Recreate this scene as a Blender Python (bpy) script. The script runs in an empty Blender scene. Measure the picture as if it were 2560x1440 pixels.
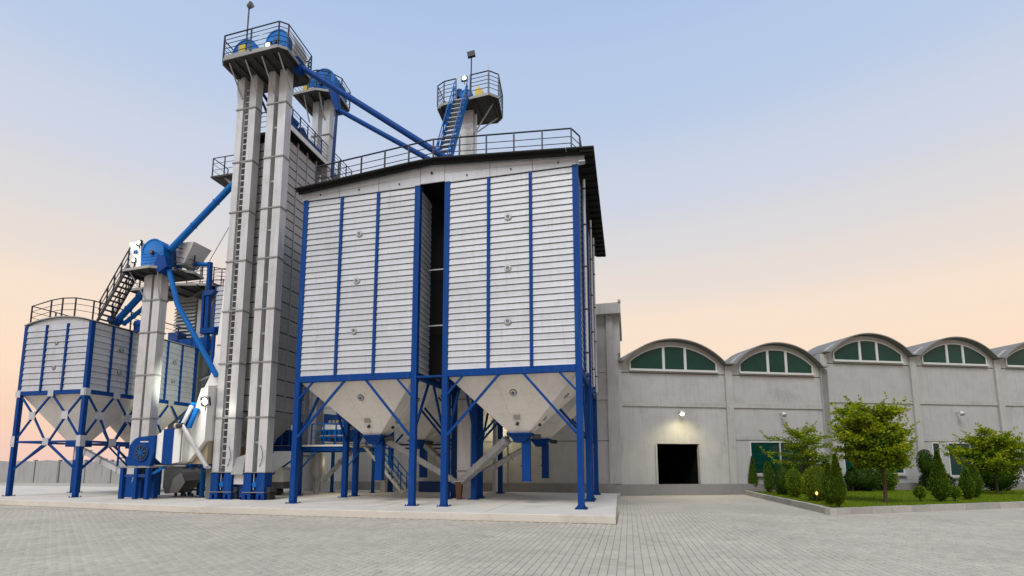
import bpy, bmesh, math, random
from mathutils import Vector, Matrix, noise
random.seed(7)
scene = bpy.context.scene
COL = scene.collection
R = math.radians

# ------------------------------------------------------------------ camera
cam_d = bpy.data.cameras.new('camera')
cam = bpy.data.objects.new('camera', cam_d)
COL.objects.link(cam)
cam.location = (0, 0, 1.7)
cam.rotation_euler = (math.pi / 2 + 0.1247, 0, 0.2376)
cam_d.sensor_width = 36.0
cam_d.lens = 1291.55 / 2560 * 36.0
cam_d.shift_x = -(1257.24 - 1280) / 2560
cam_d.shift_y = (997.97 - 720) / 2560
cam_d.clip_start = 0.1
cam_d.clip_end = 3000
scene.camera = cam

# ------------------------------------------------------------------ sky
world = bpy.data.worlds.new('World')
scene.world = world
world.use_nodes = True
wn, wl = world.node_tree.nodes, world.node_tree.links
wn.clear()
w_out = wn.new('ShaderNodeOutputWorld')
w_bg = wn.new('ShaderNodeBackground')
w_tc = wn.new('ShaderNodeTexCoord')
w_sep = wn.new('ShaderNodeSeparateXYZ')
w_ramp = wn.new('ShaderNodeValToRGB')
wl.new(w_tc.outputs['Generated'], w_sep.inputs[0])
# thin veils of evening cloud shift the height of the colour bands a little
w_map = wn.new('ShaderNodeMapping')
w_map.inputs['Scale'].default_value = (1.6, 1.6, 7.0)
w_noise = wn.new('ShaderNodeTexNoise')
w_noise.inputs['Scale'].default_value = 1.7
w_noise.inputs['Detail'].default_value = 4
wl.new(w_tc.outputs['Generated'], w_map.inputs[0])
wl.new(w_map.outputs[0], w_noise.inputs[0])
w_m1 = wn.new('ShaderNodeMath'); w_m1.operation = 'MULTIPLY_ADD'
w_m1.inputs[1].default_value = 0.022; w_m1.inputs[2].default_value = -0.011
wl.new(w_noise.outputs['Fac'], w_m1.inputs[0])
w_m2 = wn.new('ShaderNodeMath'); w_m2.operation = 'ADD'
wl.new(w_sep.outputs['Z'], w_m2.inputs[0]); wl.new(w_m1.outputs[0], w_m2.inputs[1])
wl.new(w_m2.outputs[0], w_ramp.inputs[0])
def lin(r, g, b):
    f = lambda c: (c / 255 / 12.92) if c / 255 <= 0.04045 else ((c / 255 + 0.055) / 1.055) ** 2.4
    return (f(r), f(g), f(b), 1.0)
stops = [(0.0, (244, 205, 191)), (0.06, (250, 212, 188)), (0.15, (253, 225, 199)), (0.25, (249, 227, 207)), (0.32, (233, 222, 214)),
         (0.39, (220, 218, 220)), (0.47, (206, 213, 229)), (0.60, (184, 203, 232)), (0.75, (168, 193, 230)), (1.0, (140, 168, 214))]
cr = w_ramp.color_ramp
cr.interpolation = 'EASE'
while len(cr.elements) < len(stops): cr.elements.new(0.5)
for e, (p, c) in zip(cr.elements, stops):
    e.position = p; e.color = lin(*c)
wl.new(w_ramp.outputs[0], w_bg.inputs[0])
w_bg.inputs[1].default_value = 1.0
wl.new(w_bg.outputs[0], w_out.inputs[0])

# ------------------------------------------------------------------ soft evening key from the bright sky behind the camera
sd = bpy.data.lights.new('sun', 'SUN')
sd.energy = 2.85
sd.angle = R(28)
sd.color = (1.0, 0.975, 0.94)
sun = bpy.data.objects.new('sun', sd)
COL.objects.link(sun)
sun.rotation_euler = Vector((0.08, 0.60, -0.80)).to_track_quat('-Z', 'Y').to_euler()

scene.view_settings.view_transform = 'Standard'
scene.view_settings.look = 'None'
scene.view_settings.exposure = 0.0
scene.view_settings.gamma = 1.0
scene.view_settings.use_curve_mapping = False
scene.cycles.max_bounces = 6
scene.cycles.diffuse_bounces = 3
scene.cycles.transparent_max_bounces = 8
scene.cycles.sample_clamp_indirect = 4
scene.cycles.use_denoising = True

# ------------------------------------------------------------------ materials
MAT = {}
def mat(name, col, rough=0.55, metal=0.0, var=0.12, scale=3.0, streak=0.0, bump=0.0, bscale=40.0, spec=0.4, objvar=0.0, dirt=None, dirt_amt=0.0, run=None, run_amt=0.0, run_from=0.58):
    """principled paint: noise mottling, vertical streaks, per-piece variation, stains"""
    m = bpy.data.materials.new(name); m.use_nodes = True
    n, l = m.node_tree.nodes, m.node_tree.links
    b = n['Principled BSDF']
    b.inputs['Roughness'].default_value = rough
    b.inputs['Metallic'].default_value = metal
    b.inputs['Specular IOR Level'].default_value = spec
    tc = n.new('ShaderNodeTexCoord')
    geo = n.new('ShaderNodeNewGeometry')
    nz = n.new('ShaderNodeTexNoise'); nz.inputs['Scale'].default_value = scale; nz.inputs['Detail'].default_value = 6; nz.inputs['Roughness'].default_value = 0.65
    l.new(geo.outputs['Position'], nz.inputs[0])
    val = n.new('ShaderNodeMath'); val.operation = 'MULTIPLY_ADD'
    val.inputs[1].default_value = 2 * var; val.inputs[2].default_value = 1 - var
    l.new(nz.outputs['Fac'], val.inputs[0])
    cur = val.outputs[0]
    if streak > 0:
        mp = n.new('ShaderNodeMapping'); mp.inputs['Scale'].default_value = (5.0, 5.0, 0.35)
        l.new(geo.outputs['Position'], mp.inputs[0])
        n2 = n.new('ShaderNodeTexNoise'); n2.inputs['Scale'].default_value = 1.6; n2.inputs['Detail'].default_value = 5
        l.new(mp.outputs[0], n2.inputs[0])
        a = n.new('ShaderNodeMath'); a.operation = 'MULTIPLY_ADD'; a.inputs[1].default_value = 2 * streak; a.inputs[2].default_value = 1 - streak
        l.new(n2.outputs['Fac'], a.inputs[0])
        c = n.new('ShaderNodeMath'); c.operation = 'MULTIPLY'
        l.new(cur, c.inputs[0]); l.new(a.outputs[0], c.inputs[1]); cur = c.outputs[0]
    if objvar > 0:
        oi = n.new('ShaderNodeObjectInfo')
        a = n.new('ShaderNodeMath'); a.operation = 'MULTIPLY_ADD'; a.inputs[1].default_value = 2 * objvar; a.inputs[2].default_value = 1 - objvar
        l.new(oi.outputs['Random'], a.inputs[0])
        c = n.new('ShaderNodeMath'); c.operation = 'MULTIPLY'
        l.new(cur, c.inputs[0]); l.new(a.outputs[0], c.inputs[1]); cur = c.outputs[0]
    vm = n.new('ShaderNodeVectorMath'); vm.operation = 'SCALE'
    vm.inputs[0].default_value = col
    l.new(cur, vm.inputs['Scale'])
    colout = vm.outputs[0]
    if dirt is not None:
        n3 = n.new('ShaderNodeTexNoise'); n3.inputs['Scale'].default_value = scale * 0.45; n3.inputs['Detail'].default_value = 8; n3.inputs['Roughness'].default_value = 0.75
        l.new(geo.outputs['Position'], n3.inputs[0])
        rp = n.new('ShaderNodeMapRange'); rp.inputs['From Min'].default_value = 0.52; rp.inputs['From Max'].default_value = 0.78
        rp.inputs['To Max'].default_value = dirt_amt
        l.new(n3.outputs['Fac'], rp.inputs[0])
        mx = n.new('ShaderNodeMix'); mx.data_type = 'RGBA'
        l.new(rp.outputs[0], mx.inputs['Factor']); l.new(colout, mx.inputs['A']); mx.inputs['B'].default_value = (*dirt, 1)
        colout = mx.outputs['Result']
    if run is not None:      # narrow vertical runs left by rain and rust
        mp2 = n.new('ShaderNodeMapping'); mp2.inputs['Scale'].default_value = (7.0, 7.0, 0.42)
        l.new(geo.outputs['Position'], mp2.inputs[0])
        n5 = n.new('ShaderNodeTexNoise'); n5.inputs['Scale'].default_value = 1.3; n5.inputs['Detail'].default_value = 3
        l.new(mp2.outputs[0], n5.inputs[0])
        r5 = n.new('ShaderNodeMapRange'); r5.inputs['From Min'].default_value = run_from; r5.inputs['From Max'].default_value = run_from + 0.12; r5.inputs['To Max'].default_value = run_amt
        l.new(n5.outputs['Fac'], r5.inputs[0])
        m5 = n.new('ShaderNodeMix'); m5.data_type = 'RGBA'
        l.new(r5.outputs[0], m5.inputs['Factor']); l.new(colout, m5.inputs['A']); m5.inputs['B'].default_value = (*run, 1)
        colout = m5.outputs['Result']
    l.new(colout, b.inputs['Base Color'])
    rr = n.new('ShaderNodeMath'); rr.operation = 'MULTIPLY_ADD'; rr.inputs[1].default_value = 0.25; rr.inputs[2].default_value = rough - 0.12
    l.new(nz.outputs['Fac'], rr.inputs[0]); l.new(rr.outputs[0], b.inputs['Roughness'])
    if bump > 0:
        n4 = n.new('ShaderNodeTexNoise'); n4.inputs['Scale'].default_value = bscale; n4.inputs['Detail'].default_value = 5
        l.new(geo.outputs['Position'], n4.inputs[0])
        bp = n.new('ShaderNodeBump'); bp.inputs['Strength'].default_value = bump; bp.inputs['Distance'].default_value = 0.02
        l.new(n4.outputs['Fac'], bp.inputs['Height']); l.new(bp.outputs[0], b.inputs['Normal'])
    MAT[name] = m
    return m
mat('royal_blue', (0.0008, 0.041, 0.20), 0.6, var=0.2, scale=2.2, streak=0.12, spec=0.14, dirt=(0.012, 0.055, 0.16), dirt_amt=0.5, run=(0.02,0.07,0.2), run_amt=0.5, run_from=0.57)
mat('azure_blue', (0.001, 0.11, 0.39), 0.5, var=0.14, scale=2.5, spec=0.2, dirt=(0.03, 0.14, 0.32), dirt_amt=0.25)
mat('dark_rail', (0.012, 0.018, 0.035), 0.5, var=0.15)
mat('rail_blue', (0.003, 0.04, 0.17), 0.5, var=0.15)
mat('siding', (0.435, 0.452, 0.478), 0.5, metal=0.1, var=0.1, scale=1.6, streak=0.1, objvar=0.07, spec=0.3, dirt=(0.26, 0.265, 0.265), dirt_amt=0.55, run=(0.25,0.25,0.245), run_amt=0.35, run_from=0.6)
mat('galvanised', (0.50, 0.505, 0.51), 0.42, metal=0.2, var=0.14, scale=1.2, streak=0.2, spec=0.5, dirt=(0.27, 0.25, 0.22), dirt_amt=0.6, run=(0.22,0.15,0.09), run_amt=0.45, run_from=0.62)
mat('galvanised_dull', (0.33, 0.335, 0.335), 0.5, metal=0.3, var=0.16, scale=1.4, streak=0.1, objvar=0.08, dirt=(0.16, 0.16, 0.15), dirt_amt=0.4)
mat('dryer_panel', (0.36, 0.36, 0.35), 0.48, metal=0.2, var=0.1, scale=1.4, streak=0.08, objvar=0.07, dirt=(0.2, 0.2, 0.19), dirt_amt=0.3)
mat('white_paint', (0.74, 0.74, 0.71), 0.45, var=0.07, scale=1.5, streak=0.06, dirt=(0.4, 0.38, 0.34), dirt_amt=0.3, run=(0.36,0.33,0.27), run_amt=0.4, run_from=0.6)
mat('hopper_paint', (0.70, 0.675, 0.62), 0.5, var=0.07, scale=1.1, streak=0.08, dirt=(0.46, 0.42, 0.35), dirt_amt=0.45, run=(0.45,0.39,0.30), run_amt=0.35, run_from=0.6)
mat('tan_paint', (0.33, 0.27, 0.18), 0.6, var=0.15)
mat('plate_steel', (0.05, 0.049, 0.043), 0.6, metal=0.2, var=0.25, scale=2, dirt=(0.16, 0.15, 0.13), dirt_amt=0.4)
mat('plate_edge', (0.24, 0.24, 0.235), 0.55, metal=0.2, var=0.15)
mat('roof_sheet', (0.014, 0.0145, 0.015), 0.7, var=0.3, scale=2, spec=0.2)
mat('black_steel', (0.012, 0.012, 0.013), 0.6, var=0.2)
mat('motor_dark', (0.03, 0.035, 0.04), 0.5, var=0.2)
mat('machine_grey', (0.12, 0.13, 0.135), 0.5, metal=0.1, var=0.2, scale=2)
mat('machine_yellow', (0.55, 0.42, 0.03), 0.5, var=0.12)
mat('rust', (0.10, 0.045, 0.025), 0.8, var=0.3, scale=8)
mat('concrete', (0.355, 0.356, 0.348), 0.8, var=0.17, scale=1.1, streak=0.07, bump=0.3, bscale=25, objvar=0.05, dirt=(0.2, 0.195, 0.18), dirt_amt=0.6, run=(0.22,0.215,0.2), run_amt=0.25, run_from=0.56)
mat('concrete_trim', (0.365, 0.363, 0.347), 0.8, var=0.17, scale=1.6, streak=0.1, bump=0.3, bscale=25, dirt=(0.19, 0.18, 0.16), dirt_amt=0.6, run=(0.2,0.195,0.18), run_amt=0.3, run_from=0.55)
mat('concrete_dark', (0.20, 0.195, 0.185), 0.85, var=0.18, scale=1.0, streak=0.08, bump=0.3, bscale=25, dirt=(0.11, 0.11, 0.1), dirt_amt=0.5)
mat('platform_concrete', (0.535, 0.50, 0.44), 0.75, var=0.16, scale=1.0, bump=0.3, bscale=30, dirt=(0.31, 0.27, 0.21), dirt_amt=0.75)
mat('wall_grey', (0.30, 0.30, 0.295), 0.85, var=0.14, scale=0.7, streak=0.1, bump=0.25, bscale=20, objvar=0.05, run=(0.17,0.17,0.16), run_amt=0.5, run_from=0.55)
mat('vault_concrete', (0.18, 0.178, 0.168), 0.85, var=0.25, scale=1.5, streak=0.1, bump=0.3, bscale=25, dirt=(0.1, 0.1, 0.09), dirt_amt=0.7)
mat('kerb_stone', (0.33, 0.32, 0.295), 0.8, var=0.2, scale=3, bump=0.3, bscale=30, objvar=0.12, dirt=(0.16, 0.14, 0.11), dirt_amt=0.5)
mat('paver', (0.40, 0.367, 0.308), 0.8, var=0.14, scale=5, bump=0.4, bscale=120, objvar=0.07)
mat('sand_joint', (0.225, 0.185, 0.135), 0.9, var=0.3, scale=15)
mat('frame_white', (0.50, 0.50, 0.49), 0.45, var=0.05)
mat('bark', (0.06, 0.04, 0.027), 0.85, var=0.35, scale=10, bump=0.6, bscale=40)
mat('soil', (0.07, 0.045, 0.028), 0.95, var=0.3, scale=6)
mat('shade_black', (0.008, 0.008, 0.009), 0.95, var=0.2, spec=0.05)  # near black that holds the shade of the doorway room and bin gap

def leaf_mat(name, c1, c2, trans=0.3):
    m = bpy.data.materials.new(name); m.use_nodes = True
    n, l = m.node_tree.nodes, m.node_tree.links
    b = n['Principled BSDF']; b.inputs['Roughness'].default_value = 0.6; b.inputs['Specular IOR Level'].default_value = 0.08
    g = n.new('ShaderNodeNewGeometry')
    mx = n.new('ShaderNodeMix'); mx.data_type = 'RGBA'
    mx.inputs['A'].default_value = (*c1, 1); mx.inputs['B'].default_value = (*c2, 1)
    l.new(g.outputs['Random Per Island'], mx.inputs['Factor'])
    l.new(mx.outputs['Result'], b.inputs['Base Color'])
    t = n.new('ShaderNodeBsdfTranslucent'); l.new(mx.outputs['Result'], t.inputs[0])
    s = n.new('ShaderNodeMixShader'); s.inputs[0].default_value = trans
    l.new(b.outputs[0], s.inputs[1]); l.new(t.outputs[0], s.inputs[2])
    l.new(s.outputs[0], n['Material Output'].inputs[0])
    MAT[name] = m
leaf_mat('leaf_lime', (0.17, 0.235, 0.006), (0.38, 0.40, 0.012), 0.4)
leaf_mat('leaf_mid', (0.07, 0.15, 0.005), (0.19, 0.27, 0.010), 0.35)
leaf_mat('leaf_cypress', (0.045, 0.09, 0.006), (0.11, 0.17, 0.010), 0.25)
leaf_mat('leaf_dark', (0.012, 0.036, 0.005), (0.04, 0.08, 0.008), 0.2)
leaf_mat('leaf_bush', (0.10, 0.155, 0.008), (0.20, 0.26, 0.014), 0.25)
leaf_mat('grass', (0.09, 0.15, 0.006), (0.17, 0.235, 0.010), 0.25)

def glass_mat():
    m = bpy.data.materials.new('green_glass'); m.use_nodes = True
    n, l = m.node_tree.nodes, m.node_tree.links
    b = n['Principled BSDF']
    b.inputs['Roughness'].default_value = 0.06
    b.inputs['Specular IOR Level'].default_value = 0.22
    g = n.new('ShaderNodeNewGeometry'); nz = n.new('ShaderNodeTexNoise'); nz.inputs['Scale'].default_value = 0.9
    l.new(g.outputs['Position'], nz.inputs[0])
    mx = n.new('ShaderNodeMix'); mx.data_type = 'RGBA'
    mx.inputs['A'].default_value = (0.001, 0.022, 0.017, 1); mx.inputs['B'].default_value = (0.003, 0.052, 0.040, 1)
    l.new(nz.outputs['Fac'], mx.inputs['Factor']); l.new(mx.outputs['Result'], b.inputs['Base Color'])
    bp = n.new('ShaderNodeBump'); bp.inputs['Strength'].default_value = 0.05; bp.inputs['Distance'].default_value = 0.1
    l.new(nz.outputs['Fac'], bp.inputs['Height']); l.new(bp.outputs[0], b.inputs['Normal'])
    MAT['green_glass'] = m
glass_mat()
def emit_mat(name, col, st):
    m = bpy.data.materials.new(name); m.use_nodes = True
    n, l = m.node_tree.nodes, m.node_tree.links
    e = n.new('ShaderNodeEmission'); e.inputs[0].default_value = (*col, 1); e.inputs[1].default_value = st
    l.new(e.outputs[0], n['Material Output'].inputs[0]); MAT[name] = m
emit_mat('lamp_warm', (1.0, 0.9, 0.62), 14)
emit_mat('lamp_white', (1.0, 0.98, 0.86), 16)
emit_mat('lamp_orange', (1.0, 0.5, 0.16), 2.2)

def ground_mat():
    m = bpy.data.materials.new('paved_ground'); m.use_nodes = True
    n, l = m.node_tree.nodes, m.node_tree.links
    b = n['Principled BSDF']; b.inputs['Roughness'].default_value = 0.8; b.inputs['Specular IOR Level'].default_value = 0.3
    g = n.new('ShaderNodeNewGeometry')
    mp = n.new('ShaderNodeMapping'); mp.inputs['Rotation'].default_value = (0, 0, R(90))
    l.new(g.outputs['Position'], mp.inputs[0])
    br = n.new('ShaderNodeTexBrick'); br.inputs['Scale'].default_value = 1.0
    br.inputs['Brick Width'].default_value = 0.20; br.inputs['Row Height'].default_value = 0.14; br.inputs['Mortar Size'].default_value = 0.006
    br.inputs['Color1'].default_value = (0.425, 0.388, 0.32, 1); br.inputs['Color2'].default_value = (0.385, 0.352, 0.295, 1); br.inputs['Mortar'].default_value = (0.25, 0.215, 0.175, 1)
    l.new(mp.outputs[0], br.inputs[0])
    nz = n.new('ShaderNodeTexNoise'); nz.inputs['Scale'].default_value = 0.35; nz.inputs['Detail'].default_value = 7; nz.inputs['Roughness'].default_value = 0.7
    l.new(g.outputs['Position'], nz.inputs[0])
    mr = n.new('ShaderNodeMapRange'); mr.inputs['From Min'].default_value = 0.3; mr.inputs['From Max'].default_value = 0.7; mr.inputs['To Min'].default_value = 0.84; mr.inputs['To Max'].default_value = 1.12
    l.new(nz.outputs['Fac'], mr.inputs[0])
    vm = n.new('ShaderNodeVectorMath'); vm.operation = 'SCALE'
    l.new(br.outputs['Color'], vm.inputs[0]); l.new(mr.outputs[0], vm.inputs['Scale']); l.new(vm.outputs[0], b.inputs['Base Color'])
    MAT['paved_ground'] = m
ground_mat()
def paver_field_mat():
    m = bpy.data.materials.new('paver_field'); m.use_nodes = True
    n, l = m.node_tree.nodes, m.node_tree.links
    b = n['Principled BSDF']; b.inputs['Roughness'].default_value = 0.78; b.inputs['Specular IOR Level'].default_value = 0.35
    g = n.new('ShaderNodeNewGeometry')
    rp = n.new('ShaderNodeValToRGB'); e = rp.color_ramp.elements
    e[0].color = (0.37, 0.34, 0.285, 1); e[1].color = (0.43, 0.39, 0.318, 1)
    k = rp.color_ramp.elements.new(0.55); k.color = (0.40, 0.367, 0.304, 1)
    l.new(g.outputs['Random Per Island'], rp.inputs[0])
    nz = n.new('ShaderNodeTexNoise'); nz.inputs['Scale'].default_value = 0.45; nz.inputs['Detail'].default_value = 8; nz.inputs['Roughness'].default_value = 0.72
    l.new(g.outputs['Position'], nz.inputs[0])
    mr = n.new('ShaderNodeMapRange'); mr.inputs['From Min'].default_value = 0.3; mr.inputs['From Max'].default_value = 0.7; mr.inputs['To Min'].default_value = 0.82; mr.inputs['To Max'].default_value = 1.12
    l.new(nz.outputs['Fac'], mr.inputs[0])
    vm = n.new('ShaderNodeVectorMath'); vm.operation = 'SCALE'
    n2 = n.new('ShaderNodeTexNoise'); n2.inputs['Scale'].default_value = 1.1; n2.inputs['Detail'].default_value = 6; n2.inputs['Roughness'].default_value = 0.6
    l.new(g.outputs['Position'], n2.inputs[0])
    m2 = n.new('ShaderNodeMapRange'); m2.inputs['From Min'].default_value = 0.60; m2.inputs['From Max'].default_value = 0.74; m2.inputs['To Min'].default_value = 1.0; m2.inputs['To Max'].default_value = 0.8
    l.new(n2.outputs['Fac'], m2.inputs[0])
    mm = n.new('ShaderNodeMath'); mm.operation = 'MULTIPLY'; l.new(mr.outputs[0], mm.inputs[0]); l.new(m2.outputs[0], mm.inputs[1])
    l.new(rp.outputs[0], vm.inputs[0]); l.new(mm.outputs[0], vm.inputs['Scale']); l.new(vm.outputs[0], b.inputs['Base Color'])
    MAT['paver_field'] = m
paver_field_mat()

# ------------------------------------------------------------------ mesh helpers
V = Vector
class MB:
    def __init__(s): s.v = []; s.f = []
    def add(s, vs, fs):
        o = len(s.v); s.v += [tuple(x) for x in vs]; s.f += [tuple(i + o for i in f) for f in fs]; return s
    def box(s, x0, x1, y0, y1, z0, z1):
        return s.add([(x0,y0,z0),(x1,y0,z0),(x1,y1,z0),(x0,y1,z0),(x0,y0,z1),(x1,y0,z1),(x1,y1,z1),(x0,y1,z1)],
                     [(0,3,2,1),(4,5,6,7),(0,1,5,4),(1,2,6,5),(2,3,7,6),(3,0,4,7)])
    def bar(s, a, b, w, h=None, up=(0,0,1)):
        a, b = V(a), V(b); h = h or w
        d = (b - a).normalized(); u = V(up)
        if abs(d.dot(u)) > 0.98: u = V((0,1,0))
        x = d.cross(u).normalized(); y = x.cross(d).normalized()
        x *= w / 2; y *= h / 2
        return s.add([a-x-y, a+x-y, a+x+y, a-x+y, b-x-y, b+x-y, b+x+y, b-x+y],
                     [(0,3,2,1),(4,5,6,7),(0,1,5,4),(1,2,6,5),(2,3,7,6),(3,0,4,7)])
    def tube(s, pts, r, n=10, caps=True):
        pts = [V(p) for p in pts]; rs = r if isinstance(r, (list, tuple)) else [r] * len(pts)
        rings = []; prev = None
        for i, p in enumerate(pts):
            if i == 0: d = pts[1] - p
            elif i == len(pts) - 1: d = p - pts[i-1]
            else: d = (pts[i+1] - p).normalized() + (p - pts[i-1]).normalized()
            d.normalize()
            if prev is None:
                u = V((0,0,1)) if abs(d.z) < 0.9 else V((0,1,0))
                x = d.cross(u).normalized()
            else:
                x = (prev - d * prev.dot(d)).normalized()
            prev = x; y = d.cross(x)
            rings.append([p + (x * math.cos(2*math.pi*k/n) + y * math.sin(2*math.pi*k/n)) * rs[i] for k in range(n)])
        vs = [q for r_ in rings for q in r_]; fs = []
        for i in range(len(pts) - 1):
            for k in range(n):
                fs.append((i*n+k, i*n+(k+1)%n, (i+1)*n+(k+1)%n, (i+1)*n+k))
        if caps: fs += [tuple(range(n-1,-1,-1)), tuple((len(pts)-1)*n + k for k in range(n))]
        return s.add(vs, fs)
    def prism(s, poly, off):
        """poly: list of 3D points, extruded by vector off"""
        n = len(poly); off = V(off); a = [V(p) for p in poly]; b = [p + off for p in a]
        fs = [tuple(range(n-1,-1,-1)), tuple(range(n, 2*n))] + [(i, (i+1)%n, n+(i+1)%n, n+i) for i in range(n)]
        return s.add(a + b, fs)
    def loft(s, rings, caps=True):
        n = len(rings[0]); vs = [p for r_ in rings for p in r_]; fs = []
        for i in range(len(rings)-1):
            for k in range(n): fs.append((i*n+k, i*n+(k+1)%n, (i+1)*n+(k+1)%n, (i+1)*n+k))
        if caps: fs += [tuple(range(n-1,-1,-1)), tuple((len(rings)-1)*n+k for k in range(n))]
        return s.add(vs, fs)

def fixn(me):
    bm = bmesh.new(); bm.from_mesh(me); bmesh.ops.recalc_face_normals(bm, faces=bm.faces); bm.to_mesh(me); bm.free()
def mesh_of(name, mb, material, off=(0,0,0), smooth=False, fix=True):
    me = bpy.data.meshes.new(name); ox, oy, oz = off
    me.from_pydata([(x-ox, y-oy, z-oz) for x, y, z in mb.v], [], mb.f)
    if fix: fixn(me)
    if smooth:
        me.polygons.foreach_set('use_smooth', [True]*len(me.polygons))
        me.set_sharp_from_angle(angle=R(35))
    me.materials.append(MAT[material] if isinstance(material, str) else material)
    return me
def root_of(o):
    while o.parent: o = o.parent
    return o
def obj(name, mb, material, parent=None, smooth=False, kind=None, label=None, fix=True):
    off = tuple(root_of(parent).location) if (parent is not None and not parent.get('_local')) else (0,0,0)
    if parent is not None and root_of(parent).get('_local'): off = (0,0,0)
    me = mesh_of(name, mb, material, off, smooth, fix)
    o = bpy.data.objects.new(name, me); COL.objects.link(o)
    if parent is not None: o.parent = parent
    if kind: o['kind'] = kind
    if label: o['label'] = label
    return o
def inst(name, me, loc, parent=None, rot=None):
    """a piece that shares mesh data; loc in world (or in the root's own frame when it is local)"""
    o = bpy.data.objects.new(name, me); COL.objects.link(o)
    if parent is not None:
        o.parent = parent; r = root_of(parent)
        o.location = V(loc) - (V((0,0,0)) if r.get('_local') else r.location)
    else: o.location = loc
    if rot is not None: o.rotation_euler = rot
    return o
def thing(name, label, cat, loc=(0,0,0), group=None, rotz=0.0, local=False):
    o = bpy.data.objects.new(name, None); COL.objects.link(o)
    o.location = loc; o.rotation_euler = (0,0,rotz); o.empty_display_size = 0.3
    o['label'] = label; o['category'] = cat
    if group: o['group'] = group
    if local: o['_local'] = True
    return o
def tag(o, label, cat, group=None, kind=None):
    if kind: o['kind'] = kind
    o['label'] = label; o['category'] = cat
    if group: o['group'] = group
    return o
def struct(name, mb, material, smooth=False):
    o = obj(name, mb, material, None, smooth); o['kind'] = 'structure'; return o
def lerp(a, b, t): return V(a) * (1-t) + V(b) * t
def railing(parent, pts, h=1.05, mids=(0.35, 0.7), step=1.0, r=0.022, material='dark_rail', closed=False):
    """posts one by one, the hand rail and each mid rail as parts"""
    pts = [V(p) for p in pts]
    if closed: pts = pts + [pts[0]]
    pp = []
    for i in range(len(pts)-1):
        L = (pts[i+1]-pts[i]).length; n = max(1, round(L/step))
        for k in range(n): pp.append(lerp(pts[i], pts[i+1], k/n))
    if not closed: pp.append(pts[-1])
    for p in pp:
        obj('railing_post', MB().bar(p, p+V((0,0,h)), 2*r), material, parent)
    up = lambda z: [p+V((0,0,z)) for p in pts]
    obj('hand_rail', MB().tube(up(h), r*1.15, 6), material, parent)
    for m in mids: obj('mid_rail', MB().tube(up(h*m), r*0.6, 5), material, parent)
def lamp_light(name, loc, energy, color, radius=0.12, spot=None, direction=None):
    d = bpy.data.lights.new(name, 'SPOT' if spot else 'POINT')
    d.energy = energy; d.color = color; d.shadow_soft_size = radius
    if spot: d.spot_size = R(spot); d.spot_blend = 0.8
    o = bpy.data.objects.new(name, d); COL.objects.link(o); o.location = loc
    if direction: o.rotation_euler = V(direction).to_track_quat('-Z','Y').to_euler()
    return o
ZP = 0.2236   # top of the concrete plinth
# ================================================================== SETTING
g = MB(); g.add([(-900,-300,-0.016),(900,-300,-0.016),(900,1500,-0.016),(-900,1500,-0.016)], [(0,1,2,3)])
ground = struct('ground', g, 'paved_ground')
# sand bed under the laid pavers
sb = MB(); sb.add([(-26,4.4,-0.0115),(18,4.4,-0.0115),(18,15.38,-0.0115),(-26,15.38,-0.0115)], [(0,1,2,3)])
sb.add([(-0.43,15.38,-0.0115),(18,15.38,-0.0115),(18,19.6,-0.0115),(-0.43,19.6,-0.0115)], [(0,1,2,3)])
sand = obj('sand_bed', sb, 'sand_joint', ground)
# pavers: chamfered corners leave the little dark holes on the joints
PW, PL_, CH, JT = 0.140, 0.200, 0.016, 0.0035
def paver_shape(mb, cx, cy, z, tx, ty):
    a, b = PW/2 - JT, PL_/2 - JT; c = CH
    def ring(a, b, c): return [(-a+c,-b),(a-c,-b),(a,-b+c),(a,b-c),(a-c,b),(-a+c,b),(-a,b-c),(-a,-b+c)]
    top = ring(a-0.006, b-0.006, c); low = ring(a, b, c)
    vs = [(cx+x, cy+y, z + x*tx + y*ty) for x, y in top] + [(cx+x, cy+y, z-0.006) for x, y in low] + [(cx+x, cy+y, -0.014) for x, y in low]
    fs = [tuple(range(8))] + [(8+i, 8+(i+1)%8, (i+1)%8, i) for i in range(8)] + [(16+i, 16+(i+1)%8, 8+(i+1)%8, 8+i) for i in range(8)]
    mb.add(vs, fs)
rp = random.Random(3)
spots = []
for i in range(int(44/PW)):
    x = -26 + (i+0.5)*PW
    for j in range(int(15.3/PL_)):
        y = 4.4 + (j + 0.5 + 0.5*(i % 2))*PL_
        if y < 5.6 or y > 19.5: continue
        if x < -1.57*y - 0.6 or x > 0.625*y + 0.6: continue
        if y > 15.27 and x < -0.345: continue
        spots.append((x, y))
spots.sort(key=lambda q: q[0]**2 + q[1]**2)
pm = MB(); paver_shape(pm, 0, 0, 0, 0, 0)
pav_me = mesh_of('paver', pm, 'paver', fix=False)
for x, y in spots[:300]:
    o = inst('paver', pav_me, (x, y, rp.uniform(-0.0015, 0.0015)), ground, (rp.uniform(-.008,.008), rp.uniform(-.01,.01), rp.uniform(-.01,.01)))
pf = MB()
for x, y in spots[300:]:
    paver_shape(pf, x, y, rp.uniform(-0.002, 0.002), rp.uniform(-.012,.012), rp.uniform(-.01,.01))
obj('paver_field', pf, 'paver_field', ground, kind='stuff', fix=False)

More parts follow.
